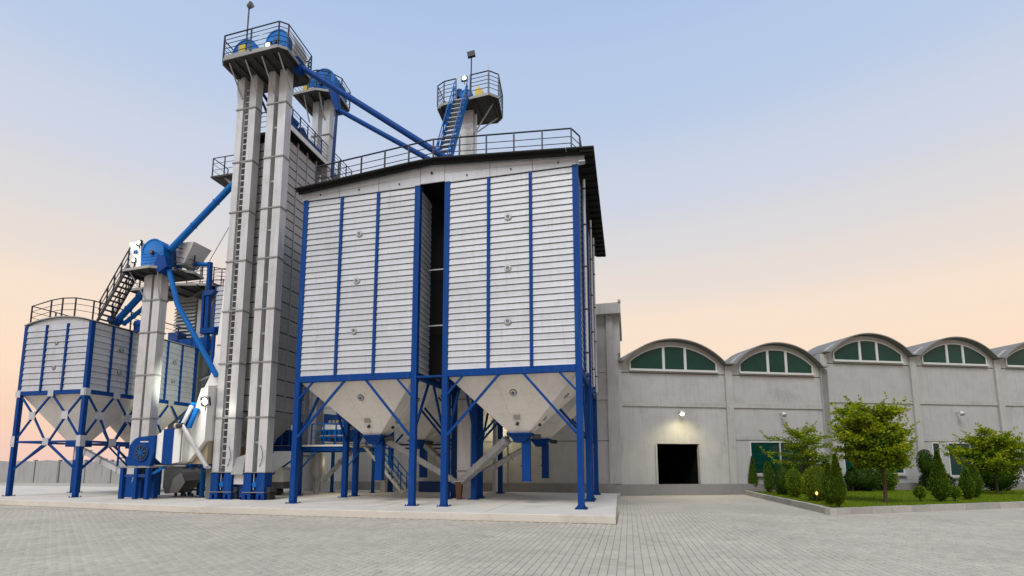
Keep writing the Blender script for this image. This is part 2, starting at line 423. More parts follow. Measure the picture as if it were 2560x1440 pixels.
# concrete plinth under the plant
m = MB(); m.prism([(-0.41,15.41,-0.014),(-7.5,15.30,-0.014),(-15.0,15.42,-0.014),(-28.0,16.75,-0.014),(-60.0,20.0,-0.014),(-60.0,27.0,-0.014),(-0.62,27.0,-0.014)], (0,0,ZP+0.014))
plinth = struct('concrete_platform', m, 'platform_concrete')
bpy.context.view_layer.objects.active = None
bv = plinth.modifiers.new('bevel', 'BEVEL'); bv.width = 0.02; bv.segments = 2; bv.limit_method = 'ANGLE'
for k, x in enumerate((-4.4, -8.6, -12.8, -17.0, -21.2)):
    y0 = 15.41 if x > -15.5 else 15.42 + (-15-x)*0.1023
    obj('expansion_joint', MB().box(x-0.006, x+0.006, y0+0.3, 26.9, ZP+0.001, ZP+0.004), 'concrete_dark', plinth)
# yard behind the plinth up to the warehouse wall
struct('service_strip', MB().box(-26, -0.5, 27.0, 29.05, -0.012, 0.12), 'concrete')

# boundary wall far left
bw = thing('boundary_wall', 'low grey concrete panel wall running along the yard behind the small bins', 'wall', (-45, 37, 0))
for i in range(20):
    x = -78 + i*3.0
    hh = 1.98 + 0.04*math.sin(i*1.7)
    poly = [(x+0.12,37,-0.01),(x+2.88,37,-0.01),(x+2.88,37,hh-0.06),(x+2.2,37,hh),(x+1.5,37,hh+0.05),(x+0.8,37,hh),(x+0.12,37,hh-0.06)]
    obj('wall_panel', MB().prism(poly, (0,0.12,0)), 'wall_grey', bw)
    obj('wall_post', MB().box(x-0.1, x+0.1, 36.93, 37.2, -0.01, 2.08), 'concrete_dark' if i % 3 == 0 else 'wall_grey', bw)

# ================================================================== WAREHOUSE
TH = R(22)
P0 = V((-0.5, 29.5, 0))
def arc_pts(s0, s1, z0, z1, n=22):
    c = (s0+s1)/2; hw = (s1-s0)/2; h = z1-z0; r = (hw*hw+h*h)/(2*h); zc = z1-r; a = math.asin(hw/r)
    return [(c + r*math.sin(-a + 2*a*i/n), zc + r*math.cos(-a + 2*a*i/n)) for i in range(n+1)]
def arc_z(s, s0, s1, z0, z1):
    c = (s0+s1)/2; hw = (s1-s0)/2; h = z1-z0; r = (hw*hw+h*h)/(2*h)
    return z1-r+math.sqrt(max(0, r*r-(s-c)**2))
def lx(poly2, y): return [(s, y, z) for s, z in poly2]

def window_arched(h, s0, s1, zb, zside, ztop, y):
    """three panes under a segmental head"""
    w = obj('arched_window', MB().prism([(s0,y+0.05,zb)] + [(s1,y+0.05,zb)] + lx(arc_pts(s0, s1, zside, ztop, 20)[::-1], y+0.05), (0,0.03,0)), 'frame_white', h)
    W3 = s1 - s0; m1, m2 = s0 + W3*0.385, s0 + W3*0.635
    for a, b in ((s0+0.05, m1-0.07), (m1+0.07, m2-0.07), (m2+0.07, s1-0.05)):
        pts = [(a, zb+0.06), (b, zb+0.06)]
        n = 9
        for i in range(n+1):
            s = b + (a-b)*i/n; pts.append((s, arc_z(s, s0, s1, zside, ztop)-0.045))
        obj('pane', MB().prism(lx(pts, y+0.03), (0,0.012,0)), 'green_glass', w)
    for mm in (m1, m2):
        obj('mullion', MB().box(mm-0.075, mm+0.075, y-0.02, y+0.045, zb+0.02, arc_z(mm, s0, s1, zside, ztop)-0.03), 'frame_white', w)
    ap = arc_pts(s0-0.01, s1+0.01, zside, ztop+0.01, 20)
    rim = MB()
    for i in range(20):
        a, b = ap[i], ap[i+1]
        rim.prism([(a[0],y-0.01,a[1]-0.05),(b[0],y-0.01,b[1]-0.05),(b[0],y-0.01,b[1]+0.02),(a[0],y-0.01,a[1]+0.02)], (0,0.055,0))
    rim.box(s0-0.02, s0+0.05, y-0.012, y+0.045, zb, zside); rim.box(s1-0.05, s1+0.02, y-0.012, y+0.045, zb, zside)
    obj('frame', rim, 'frame_white', w)
    obj('sill', MB().box(s0-0.05, s1+0.05, y-0.09, y+0.05, zb-0.09, zb+0.03), 'frame_white', w)

def window_rect(h, s0, s1, z0, z1, y, nm=1):
    w = obj('window', MB().box(s0, s1, y+0.04, y+0.07, z0, z1), 'frame_white', h)
    ww = (s1-s0)/(nm)
    for i in range(nm):
        a = s0 + ww*i + 0.05; b = s0 + ww*(i+1) - 0.05
        obj('pane', MB().box(a, b, y+0.02, y+0.032, z0+0.07, z1-0.07), 'green_glass', w)
    f = MB()
    f.box(s0-0.03, s0+0.05, y-0.02, y+0.038, z0, z1); f.box(s1-0.05, s1+0.03, y-0.02, y+0.038, z0, z1)
    f.box(s0+0.052, s1-0.052, y-0.02, y+0.038, z1-0.07, z1); f.box(s0+0.052, s1-0.052, y-0.02, y+0.038, z0, z0+0.07)
    for i in range(1, nm): f.box(s0+ww*i-0.03, s0+ww*i+0.03, y-0.015, y+0.038, z0+0.072, z1-0.072)
    obj('frame', f, 'frame_white', w)
    obj('sill', MB().box(s0-0.1, s1+0.1, y-0.12, y+0.03, z0-0.11, z0-0.003), 'concrete_trim', w)

def hall(label, bays, spring, apex, zband, zhead, depth, door=None, wins=(), vdep=1.6):
    h = thing('warehouse_hall', label, 'warehouse', P0, rotz=TH, local=True)
    ss = [b[0] for b in bays] + [bays[-1][1]]
    for (a, b) in bays:
        a2, b2 = a+0.22, b-0.22
        low = zband
        lint = 3.08 if not door or not (a < door[0] < b) else None
        # lower wall panels
        if door and a < door[0] < b:
            obj('wall_panel', MB().box(a2, door[0]-0.1, 0.03, 0.23, 0.58, low), 'concrete', h)
            obj('wall_panel', MB().box(door[1]+0.1, b2, 0.03, 0.23, 0.58, low), 'concrete', h)
            obj('wall_panel', MB().box(door[0]-0.098, door[1]+0.098, 0.031, 0.23, door[3]+0.06, low), 'concrete', h)
            fr = MB(); fr.box(door[0]-0.1, door[0], -0.02, 0.24, 0.585, door[3]+0.05); fr.box(door[1], door[1]+0.1, -0.02, 0.24, 0.585, door[3]+0.05)
            dw = obj('doorway', fr, 'concrete_trim', h)
            rm = MB(); x0, x1 = door[0]-0.1, door[1]+0.1
            rm.box(x0-0.2, x0, 0.26, 6, 0.4, 3.4); rm.box(x1, x1+0.2, 0.26, 6, 0.4, 3.4); rm.box(x0, x1, 5.8, 6, 0.4, 3.4); rm.box(x0, x1, 0.26, 5.8, 3.2, 3.4); rm.box(x0, x1, 0.24, 5.8, 0.4, 0.55)
            obj('dark_interior', rm, 'shade_black', dw)  # room walls coloured near black, so the doorway's shade is in the colour
        else:
            obj('wall_panel', MB().box(a2, b2, 0.03, 0.23, 3.30, low), 'concrete', h)
            obj('lintel_band', MB().box(a2, b2, -0.005, 0.22, 3.08, 3.297), 'concrete_trim', h)
            obj('wall_panel', MB().box(a2, b2, 0.032, 0.23, 0.58, 3.077), 'concrete', h)
        obj('tie_beam', MB().box(a2, b2, -0.03, 0.21, low+0.003, low+0.25), 'concrete_trim', h)
        obj('wall_panel', MB().box(a2, b2, 0.03, 0.23, low+0.253, zhead-0.05), 'concrete', h)
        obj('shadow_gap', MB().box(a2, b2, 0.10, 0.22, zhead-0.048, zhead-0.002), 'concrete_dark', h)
        # gable under the vault
        ap = arc_pts(a+0.1, b-0.1, spring-0.02, apex-0.1)
        obj('gable_wall', MB().prism([(a2,0.0,zhead),(b2,0.0,zhead)] + [(min(max(s,a2),b2),0.0,z) for s,z in ap[::-1]], (0,0.2,0)), 'concrete_trim', h)
        ws0, ws1 = a+0.74, b-0.72
        window_arched(h, ws0, ws1, zhead+0.16, zhead+0.62, apex-0.38, -0.055)
        # thin vault shell with the flat tails in the valleys
        ao = arc_pts(a+0.3, b-0.3, spring+0.02, apex); ai = arc_pts(a+0.3, b-0.3, spring-0.05, apex-0.065)
        prof = [(a-0.02, spring+0.02)] + ao + [(b+0.02, spring+0.02), (b+0.02, spring-0.05)] + ai[::-1] + [(a-0.02, spring-0.05)]
        n = len(prof); mb = MB(); f0 = lx(prof, -0.42); f1 = lx(prof, vdep)
        k = n//2
        fs = [(i, (i+1)%n, n+(i+1)%n, n+i) for i in range(n)]
        for i in range(k-1): fs.append((i, i+1, n-2-i, n-1-i)); fs.append((n+i, n+n-1-i, n+n-2-i, n+i+1))
        mb.add(f0+f1, fs)
        obj('rear_gable', MB().prism([(a2,vdep-0.2,spring-0.11),(b2,vdep-0.2,spring-0.11)] + [(min(max(s_,a2),b2),vdep-0.2,z_) for s_,z_ in ap[::-1]], (0,0.15,0)), 'concrete', h)
        obj('vault_roof', mb, 'vault_concrete', h, smooth=True)
    for i, s in enumerate(ss):
        obj('pilaster', MB().box(s-0.215, s+0.215, -0.10, 0.27, 0.58, spring-0.1), 'concrete_trim', h)
    obj('plinth_course', MB().box(ss[0]-0.4, ss[-1]+0.2, -0.32, 0.028, -0.01, 0.577), 'concrete_dark', h)
    obj('flat_roof', MB().box(ss[0]+0.11, ss[-1]-0.11, 0.28, depth-0.41, spring-0.3, spring-0.12), 'concrete', h)
    bk = MB(); bk.box(ss[0], ss[-1], depth-0.4, depth-0.2, 0, spring-0.1); bk.box(ss[0]-0.1, ss[0]+0.1, 0.28, depth-0.41, 0, spring-0.1); bk.box(ss[-1]-0.1, ss[-1]+0.1, 0.28, depth-0.41, 0, spring-0.1)
    obj('rear_walls', bk, 'concrete', h)
    for (s0, s1, z0, z1, nm) in wins: window_rect(h, s0, s1, z0, z1, -0.005, nm)
    return h
hall('low grey concrete hall with two vaulted bays and the dark open doorway', [(0,6.75),(6.75,12.95)], 7.47, 8.83, 4.93, 6.88, 16,
     door=(2.22,4.75,0.6,2.77), wins=[(7.9,11.7,1.1,3.0,2)])
hall('taller grey concrete hall with vaulted bays behind the garden trees', [(12.97,19.15),(19.15,25.3),(25.3,31.4)], 8.40, 9.62, 5.36, 7.78, 16,
     wins=[(13.9,17.9,1.1,3.0,2),(20.0,20.55,0.95,3.02,1),(21.1,24.3,0.95,3.02,2),(26.3,30.3,0.95,3.02,2)], vdep=2.4)
# wall lamps on the hall fronts
def wallpt(s, out, z): return P0 + V((math.cos(TH)*s + math.sin(TH)*out, math.sin(TH)*s - math.cos(TH)*out, z))
def wall_lamp(s, z, lit, label):
    p = wallpt(s, 0.0, z); r = thing('wall_lamp', label, 'lamp', p, 'lamps on the hall fronts')
    o = V((math.sin(TH), -math.cos(TH), 0))
    obj('bracket', MB().bar(p - o*0.02, p + o*0.28, 0.04), 'galvanised_dull', r)
    hd = MB(); hd.tube([p+o*0.26+V((0,0,0.05)), p+o*0.30+V((0,0,-0.02)), p+o*0.36+V((0,0,-0.12))], [0.07,0.11,0.13], 12)
    obj('lamp_head', hd, 'frame_white' , r, smooth=True)
    q = p+o*0.375+V((0,0,-0.14))
    b = MB(); b.tube([q, q+o*0.02+V((0,0,-0.04))], [0.12,0.08], 12)
    obj('lens', b, 'lamp_warm' if lit else 'galvanised_dull', r, smooth=True)
    if lit:
        L = lamp_light('wall_lamp_light', q+o*0.75+V((0,0,-0.05)), 190, (1.0,0.86,0.46), 0.12, 140, (-o.x*0.25, -o.y*0.25, -1)); L.parent = r; L.location = L.location - r.location
wall_lamp(3.62, 4.62, True, 'lit wall lamp above the dark doorway')
wall_lamp(9.95, 4.62, False, 'unlit round wall lamp on the second bay beside the small tree')
wall_lamp(22.0, 4.85, False, 'unlit wall lamp on the panel between the two right garden trees')

# tall block behind the bins
tb = thing('warehouse_block', 'tall grey concrete block with overhanging parapet behind the big bins', 'warehouse', (-1, 29.3, 0))
xs = [-25.3, -19.2, -13.1, -7.0, -0.86]
for i in range(4):
    a, b = xs[i]+0.19, xs[i+1]-0.19
    for z0, z1 in ((0.62, 2.95), (3.0, 5.27), (5.5, 6.85), (7.1, 10.1)):
        obj('wall_panel', MB().box(a, b, 29.3, 29.5, z0, z1), 'concrete', tb)
    for z0, z1 in ((5.273, 5.497), (6.853, 7.097)):
        obj('tie_beam', MB().box(a, b, 29.26, 29.48, z0, z1), 'concrete_trim', tb)
    obj('joint', MB().box(a, b, 29.36, 29.48, 2.953, 2.997), 'concrete_dark', tb)
for x in xs: obj('pilaster', MB().box(x-0.187, x+0.187, 29.14, 29.5, 0.62, 10.09), 'concrete_trim', tb)
obj('wall_panel', MB().box(-0.67, -0.30, 29.3, 29.5, 7.9, 10.1), 'concrete', tb)
obj('wall_panel', MB().box(-0.67, -0.42, 29.3, 29.5, 0.62, 7.897), 'concrete', tb)
obj('parapet', MB().prism([(-25.5,28.85,10.1),(-0.22,28.85,10.1),(-0.22,28.85,10.72),(-6,28.85,10.66),(-25.5,28.85,10.55)], (0,7,0)), 'concrete_trim', tb)
obj('parapet_end', MB().box(-0.36, -0.20, 28.80, 29.2, 10.725, 10.86), 'concrete_trim', tb)
obj('plinth_course', MB().box(-25.5, -0.7, 29.06, 29.298, -0.01, 0.617), 'concrete_dark', tb)
bk = MB(); bk.box(-0.55,-0.35,29.51,36,0,10.09); bk.box(-25.5,-25.3,29.51,36,0,10.09); bk.box(-25.3,-0.56,35.8,36,0,10.09)
obj('rear_walls', bk, 'concrete', tb)
# ================================================================== BIG BINS
def lap_panel_mesh(w, h, proud=0.035, material='siding'):
    mb = MB()
    pr = [(-proud, 0.0), (-proud*0.75, h*0.16), (-proud*0.12, h*0.92), (0.0, h), (0.02, h), (0.02, 0.0)]
    n = len(pr)
    vs = [(-w/2, y, z) for y, z in pr] + [(w/2, y, z) for y, z in pr]
    fs = [(i, (i+1)%n, n+(i+1)%n, n+i) for i in range(n)] + [tuple(range(n-1,-1,-1)), tuple(range(n,2*n))]
    mb.add(vs, fs)
    return mesh_of('siding_panel', mb, material)
_pm = {}
def panel_me(w, h, material='siding'):
    k = (round(w,3), round(h,3), material)
    if k not in _pm: _pm[k] = lap_panel_mesh(w, h, 0.042, material)
    return _pm[k]
def clad(root, a, b, axis, fixed, z0, z1, rows, cols, mw=0.112, mull='royal_blue', joined=False, material='siding'):
    """lap siding between posts; axis 'x+' means a front face (looking to -y), 'y+' a face looking to +x, 'y-' to -x, 'x-' to +y"""
    L = b - a; cw = (L - mw*(cols-1))/cols; rh = (z1-z0)/rows
    rot = {'x+':0.0, 'y+':math.pi/2, 'x-':math.pi, 'y-':-math.pi/2}[axis]
    jm = MB()
    for c in range(cols):
        cc = a + c*(cw+mw) + cw/2
        for r in range(rows):
            z = z0 + r*rh
            loc = {'x+':(cc,fixed,z), 'x-':(cc,fixed,z), 'y+':(fixed,cc,z), 'y-':(fixed,cc,z)}[axis]
            if joined:
                me = panel_me(cw-0.004, rh-0.009, material); M = Matrix.Translation(loc) @ Matrix.Rotation(rot,4,'Z')
                jm.add([M @ v.co for v in me.vertices], [tuple(p.vertices) for p in me.polygons])
            else:
                inst('siding_panel', panel_me(cw-0.004, rh-0.009, material), loc, root, (0,0,rot))
    if joined: obj('side_cladding', jm, material, root, kind='stuff')
    for c in range(1, cols):
        mc = a + c*(cw+mw) - mw/2
        sg = {'x+':-1,'x-':1,'y+':1,'y-':-1}[axis]
        if axis[0] == 'x': mb = MB().box(mc-mw/2, mc+mw/2, min(fixed+sg*0.085,fixed-sg*0.02), max(fixed+sg*0.085,fixed-sg*0.02), z0-0.06, z1-0.02)
        else: mb = MB().box(min(fixed+sg*0.085,fixed-sg*0.02), max(fixed+sg*0.085,fixed-sg*0.02), mc-mw/2, mc+mw/2, z0-0.06, z1-0.02)
        obj('mullion', mb, mull, root)
def column(root, x, y, w, z0, z1, plate=True, material='royal_blue'):
    o = obj('column', MB().box(x-w/2, x+w/2, y-w/2, y+w/2, z0+0.022, z1), material, root)
    if plate:
        pm_ = MB().box(x-w*0.95, x+w*0.95, y-w*0.95, y+w*0.95, z0+0.001, z0+0.022)
        for sx in (-1,1):
            pm_.prism([(x+sx*w/2, y-0.01, z0+0.023),(x+sx*w*0.85, y-0.01, z0+0.023),(x+sx*w/2, y-0.01, z0+0.16)], (0,0.02,0))
            pm_.prism([(x-0.01, y+sx*w/2, z0+0.023),(x-0.01, y+sx*w*0.85, z0+0.023),(x-0.01, y+sx*w/2, z0+0.16)], (0.02,0,0))
        obj('base_plate', pm_, material, o)
        for sx in (-1,1):
            for sy in (-1,1):
                obj('anchor_bolt', MB().tube([(x+sx*w*0.78,y+sy*w*0.78,z0+0.02),(x+sx*w*0.78,y+sy*w*0.78,z0+0.07)], 0.016, 6), 'black_steel', o)
    return o
def porthole(root, p, n, r, material='galvanised_dull'):
    p, n = V(p), V(n).normalized()
    o = obj('inspection_port', MB().tube([p-n*0.03, p+n*0.035], r, 18), material, root, smooth=True)
    obj('port_ring', MB().tube([p+n*0.036, p+n*0.05], [r*0.8, r*0.72], 18), 'galvanised', o, smooth=True)
    obj('port_glass', MB().tube([p+n*0.051, p+n*0.056], r*0.5, 14), 'machine_grey', o, smooth=True)
CW = 0.215
def big_bin(label, X0, X1, Y0, Y1, front, right, left, spout=True, ports=True, name='grain_bin'):
    b = thing(name, label, 'grain bin', ((X0+X1)/2, (Y0+Y1)/2, ZP), 'four big corrugated grain bins on blue legs')
    z_r, z_t = 4.945, 12.25
    for x in (X0, X1):
        for y in (Y0, Y1): column(b, x, y, CW, ZP, z_t + 0.05)
    h = CW/2
    # ring beam
    for y in (Y0, Y1): obj('ring_beam', MB().box(X0+h+0.002, X1-h-0.002, y-h-0.02, y+h-0.04, z_r-0.12, z_r+0.12), 'royal_blue', b)
    for x in (X0, X1): obj('ring_beam', MB().box(x-h+0.03, x+h-0.03, Y0+h+0.002, Y1-h-0.002, z_r-0.118, z_r+0.118), 'royal_blue', b)
    fr = Y0 - h + 0.05
    clad(b, X0+h, X1-h, 'x+', fr, z_r+0.125, z_t, 31, 3, joined=not front)
    clad(b, Y0+h, Y1-h, 'y+', X1+h-0.05, z_r+0.125, z_t, 31, 3, joined=(right != 'pieces'))
    clad(b, Y0+h, Y1-h, 'y-', X0-h+0.05, z_r+0.125, z_t, 31, 3, joined=True)
    clad(b, X0+h, X1-h, 'x-', Y1+h-0.05, z_r+0.125, z_t, 31, 3, joined=True)
    obj('bin_top', MB().box(X0+h, X1-h, Y0+h, Y1-h, z_t-0.1, z_t-0.02), 'galvanised_dull', b)
    # hopper
    xc, yc, o = (X0+X1)/2, (Y0+Y1)/2, 0.36
    t, z1, z0 = 0.06, z_r-0.1, 2.86
    tp = [(X0+t,Y0+t),(X1-t,Y0+t),(X1-t,Y1-t),(X0+t,Y1-t)]; bt = [(xc-o,yc-o),(xc+o,yc-o),(xc+o,yc+o),(xc-o,yc+o)]
    hp = obj('hopper', MB().loft([[(x,y,z1) for x,y in tp], [(x,y,z0) for x,y in bt]]), 'hopper_paint', b)
    # seams of the hopper plates
    def hpt(side, u, v):   # side 0 front, 1 right ; u across 0..1, v down 0..1
        A, B_, C, D = [(tp[side], tp[(side+1)%4], bt[side], bt[(side+1)%4])][0]
        top = lerp((*A, z1), (*B_, z1), u); bot = lerp((*C, z0), (*D, z0), u); return lerp(top, bot, v)
    for side in (0, 1):
        nrm = (hpt(side,1,0)-hpt(side,0,0)).cross(hpt(side,.5,1)-hpt(side,.5,0)).normalized()
        if nrm.z > 0: nrm = -nrm
        for v in (0.33, 0.66): obj('seam', MB().bar(hpt(side,0.01,v)+nrm*0.004, hpt(side,0.99,v)+nrm*0.004, 0.012, 0.012, up=nrm), 'hopper_paint', hp)
        obj('seam', MB().bar(hpt(side,0.36,0.02)+nrm*0.004, hpt(side,0.47,0.99)+nrm*0.004, 0.012, 0.012, up=nrm), 'hopper_paint', hp)
        if ports:
            porthole(b, hpt(side,0.5,0.30), nrm, 0.13, 'machine_grey')
            p = hpt(side,0.5,0.72); obj('hopper_hatch', MB().bar(p-nrm*0.02, p+nrm*0.05, 0.24, 0.17), 'galvanised_dull', b)
            obj('sensor', MB().tube([hpt(side,0.5,0.83)-nrm*0.01, hpt(side,0.5,0.83)+nrm*0.09], 0.06, 10), 'motor_dark', b)
    # outlet gate and hanging spout
    gt = MB(); gt.box(xc-0.46,xc+0.46,yc-0.46,yc+0.46,2.80,2.857); gt.loft([[(xc-.40,yc-.40,2.798),(xc+.40,yc-.40,2.798),(xc+.40,yc+.40,2.798),(xc-.40,yc+.40,2.798)],[(xc-.2,yc-.2,2.5),(xc+.2,yc-.2,2.5),(xc+.2,yc+.2,2.5),(xc-.2,yc+.2,2.5)]])
    og = obj('outlet_gate', gt, 'royal_blue', b)
    obj('gate_motor', MB().tube([(xc+0.47,yc-0.1,2.72),(xc+0.78,yc-0.1,2.72)], 0.09, 12), 'motor_dark', og, smooth=True)
    if spout:
        obj('drop_spout', MB().box(xc+0.06,xc+0.36,yc-0.16,yc+0.14,1.08,2.62), 'royal_blue', b)
        obj('spout_flange', MB().box(xc+0.03,xc+0.39,yc-0.19,yc+0.17,1.05,1.078), 'royal_blue', b)
        for zz in (1.6,): obj('spout_handle', MB().box(xc+0.0,xc+0.055,yc-0.06,yc+0.04,zz,zz+0.06), 'black_steel', b)
    # braces
    def brace(p, q, w=0.085): obj('brace', MB().bar(p, q, w, w*0.7, up=(0,1,0)), 'royal_blue', b)
    zl = 2.72; zr = z_r-0.11
    for y, s in ((Y0-h+0.03, 1), (Y1+h-0.03, -1)):
        W = X1-X0
        brace((X0+h, y, zl), (X0+W*0.42, y, zr)); brace((X1-h, y, zl), (X0+W*0.60, y, zr))
        brace((X0+h, y, 4.2), (X0+W*0.14, y, zr), 0.07); brace((X1-h, y, 4.2), (X0+W*0.86, y, zr), 0.07)
    for x in (X0+h-0.04, X1-h+0.04):
        W = Y1-Y0
        obj('brace', MB().bar((x,Y0+h,zl),(x,Y0+W*0.42,zr),0.1,0.07,up=(1,0,0)),'royal_blue',b); obj('brace', MB().bar((x,Y1-h,zl),(x,Y0+W*0.58,zr),0.1,0.07,up=(1,0,0)),'royal_blue',b)
        obj('brace', MB().bar((x,Y0+h,4.2),(x,Y0+W*0.14,zr),0.07,0.06,up=(1,0,0)),'royal_blue',b); obj('brace', MB().bar((x,Y1-h,4.2),(x,Y0+W*0.86,zr),0.07,0.06,up=(1,0,0)),'royal_blue',b)
    return b
XA, XB, XC, XD = -12.407, -7.569, -6.361, -1.564
YA, YB, YC, YD = 17.46, 21.10, 22.02, 25.70
bL = big_bin('big corrugated bin at the front left, under the roof beside the tall elevator', XA, XB, YA, YB, True, 'pieces', False)
bR = big_bin('big corrugated bin at the front right corner of the platform', XC, XD, YA, YB, True, 'joined', False)
bRL = big_bin('big corrugated bin at the back left, mostly hidden behind the front one', XA, XB, YC, YD, False, 'joined', False, ports=False)
bRR = big_bin('big corrugated bin at the back right, seen edge on past the front one', XC, XD, YC, YD, False, 'joined', False, ports=False)
yf = YA - CW/2 + 0.0
for x, z in ((-9.98, 10.62), (-10.02, 8.72), (-10.06, 6.75)): porthole(bL, (x, yf+0.03, z), (0,-1,0), 0.13)
for x, z in ((-4.02, 10.62), (-4.02, 8.68), (-4.03, 6.72)): porthole(bR, (x, yf+0.03, z), (0,-1,0), 0.13)
# downpipes on the right side of the right bins
for y in (YA+0.8, YB+0.5, YC+1.4):
    o = obj('downpipe', MB().tube([(XD+0.24,y,12.2),(XD+0.24,y,4.9)], 0.045, 10), 'galvanised', bR if y < YC else bRR, smooth=True)
    for z in (5.6,7.2,8.8,10.4,11.8): obj('pipe_clip', MB().tube([(XD+0.24,y,z),(XD+0.24,y,z+0.05)], 0.06, 10), 'black_steel', o)
# cross members between the two front bins
ct = thing('gap_shade_and_ties', 'pale cross ties before an added black sheet standing for shade between the two front bins', 'shade sheet', (-6.97, 18.2, 5))
for z, y in ((9.25, 18.3), (7.0, 18.3)):
    obj('tie_bar', MB().bar((XB+0.15, y, z), (XC-0.15, y, z), 0.045), 'galvanised_dull', ct)
obj('shade_sheet', MB().box(XB+0.10, XC-0.10, 18.62, 18.66, 4.95, 12.3), 'shade_black', ct)  # added black sheet, stands in for the deep shade between the bins
obj('tie_plate', MB().box(XB+0.126, XC-0.126, YA-0.1, YA+0.1, 4.83, 4.89), 'royal_blue', ct)

# ------------------------------------------------------------------ roof over the big bins
rf = thing('bin_roof', 'dark low pitched sheet roof with pale gable boards over the big bins', 'roof', (-6.97, 17.0, 12.7))
RX0, RX1, RXM, RY0, RY1 = -12.72, -0.86, -6.97, 17.0, 26.8
def rz(x): return 13.16 - 0.47*abs(x-RXM)/(RX1-RXM if x > RXM else RXM-RX0)
def slope(xa, xb, name='roof_sheet'):
    mb = MB(); nx = max(1, int(abs(xb-xa)/0.5))
    mb.prism([(xa,RY0,rz(xa)),(xb,RY0,rz(xb)),(xb,RY0,rz(xb)-0.05),(xa,RY0,rz(xa)-0.05)], (0,RY1-RY0,0))
    return obj(name, mb, 'roof_sheet', rf)
for k in range(12):
    xa = RX0 + (RX1-RX0)*k/12; xb = RX0 + (RX1-RX0)*(k+1)/12
    slope(xa+0.006, xb-0.006)
for k in range(19):      # purlins, seen from below under the right overhang
    y = RY0+0.1 + k*0.53
    for xa, xb in ((RX0+0.02, XA-0.2), (XD+0.2, RX1-0.02)):
        obj('purlin', MB().bar((xa,y,rz(xa)-0.10),(xb,y,rz(xb)-0.10),0.06,0.09), 'roof_sheet', rf)
for y in (RY0+0.12,):
    obj('verge_beam', MB().bar((RX0+0.05,y+0.1,rz(RX0)-0.115),(RXM,y+0.1,rz(RXM)-0.115),0.06,0.12), 'roof_sheet', rf)
    obj('verge_beam', MB().bar((RXM+0.001,y+0.1,rz(RXM)-0.115),(RX1-0.05,y+0.1,rz(RX1)-0.115),0.06,0.12), 'roof_sheet', rf)
yb = YA-CW/2-0.0
cuts = [-12.62, -10.9, -9.2, XB+0.11, XC-0.11, -4.7, -3.1, -1.22]
for i in range(len(cuts)-1):
    a, b = cuts[i]+0.008, cuts[i+1]-0.008
    if i == 3:
        obj('gable_board', MB().prism([(a,yb,12.34),(b,yb,12.34),(b,yb,rz(b)-0.06),(RXM,yb,rz(RXM)-0.06),(a,yb,rz(a)-0.06)], (0,0.05,0)), 'siding', rf)
        obj('alarm_cone', MB().tube([(RXM-0.02,yb-0.002,12.72),(RXM-0.02,yb-0.09,12.72)], [0.05,0.02], 8), 'black_steel', rf)
    else:
        zm = 12.27
        sp = lambda x: zm + (rz(x)-0.06-zm)*0.5
        obj('gable_board', MB().prism([(a,yb,zm),(b,yb,zm),(b,yb,sp(b)-0.005),(a,yb,sp(a)-0.005)], (0,0.05,0)), 'siding', rf)
        obj('gable_board', MB().prism([(a,yb,sp(a)+0.005),(b,yb,sp(b)+0.005),(b,yb,rz(b)-0.06),(a,yb,rz(a)-0.06)], (0,0.05,0)), 'siding', rf)
        obj('bolt', MB().tube([((a+b)/2,yb-0.001,12.45),((a+b)/2,yb-0.03,12.45)], 0.03, 8), 'black_steel', rf)
obj('gable_drip', MB().box(XD+0.15, -1.2, YA-0.25, YA-0.05, 12.30, 12.34), 'siding', rf)
rr = thing('roof_railing', 'dark tubular railing along the front edge of the big bin roof', 'railing', (-6.97, 17.35, 12.7))
railing(rr, [(-12.05,17.4,rz(-12.05)), (RXM,17.4,rz(RXM)), (-1.68,17.4,rz(-1.68)), (-1.42,17.9,rz(-1.42)), (-1.42,20.5,rz(-1.42))], h=0.98, mids=(0.42,0.68), step=0.98, r=0.026)

# inclined grey chutes running to the pit under the centre elevator
def chute(label, p, q, w=0.26, h=0.22, material='galvanised_dull', name='inclined_chute'):
    p, q = V(p), V(q)
    c = thing(name, label, 'chute', q)
    obj('trough', MB().bar(p, q, w, h), material, c)
    for t in (0.08, 0.36, 0.64, 0.92):
        a = lerp(p, q, t); d = (q-p).normalized()
        obj('flange', MB().bar(a-d*0.015, a+d*0.015, w+0.07, h+0.07), material, c)
    obj('cover_strip', MB().bar(p+V((0,0,h/2+0.012)), q+V((0,0,h/2+0.012)), w*0.5, 0.02), 'plate_edge', c)
chute('grey inclined chute from the front left bin down to the centre pit', (-9.55,19.4,2.62), (-7.25,21.2,0.95))
chute('grey inclined chute from the front right bin down to the centre pit', (-4.5,19.3,2.62), (-6.85,21.0,0.95), 0.3, 0.26)
chute('grey inclined chute from the back right bin, behind the front one', (-4.4,23.6,2.55), (-6.7,22.3,1.1))
chute('grey inclined chute from the back left bin, high behind the gap', (-9.6,23.7,2.6), (-7.4,22.3,1.1))
pit = thing('pit_hopper', 'rusty brown pit spout where the chutes meet', 'hopper', (-6.95,20.95,ZP))
obj('spout_body', MB().loft([[(-7.1,20.8,0.95),(-6.82,20.8,0.95),(-6.82,21.1,0.95),(-7.1,21.1,0.95)],[(-7.05,20.85,ZP+0.002),(-6.87,20.85,ZP+0.002),(-6.87,21.05,ZP+0.002),(-7.05,21.05,ZP+0.002)]]), 'rust', pit)
obj('collar', MB().box(-7.16,-6.76,20.76,21.15,0.953,0.99), 'galvanised_dull', pit)
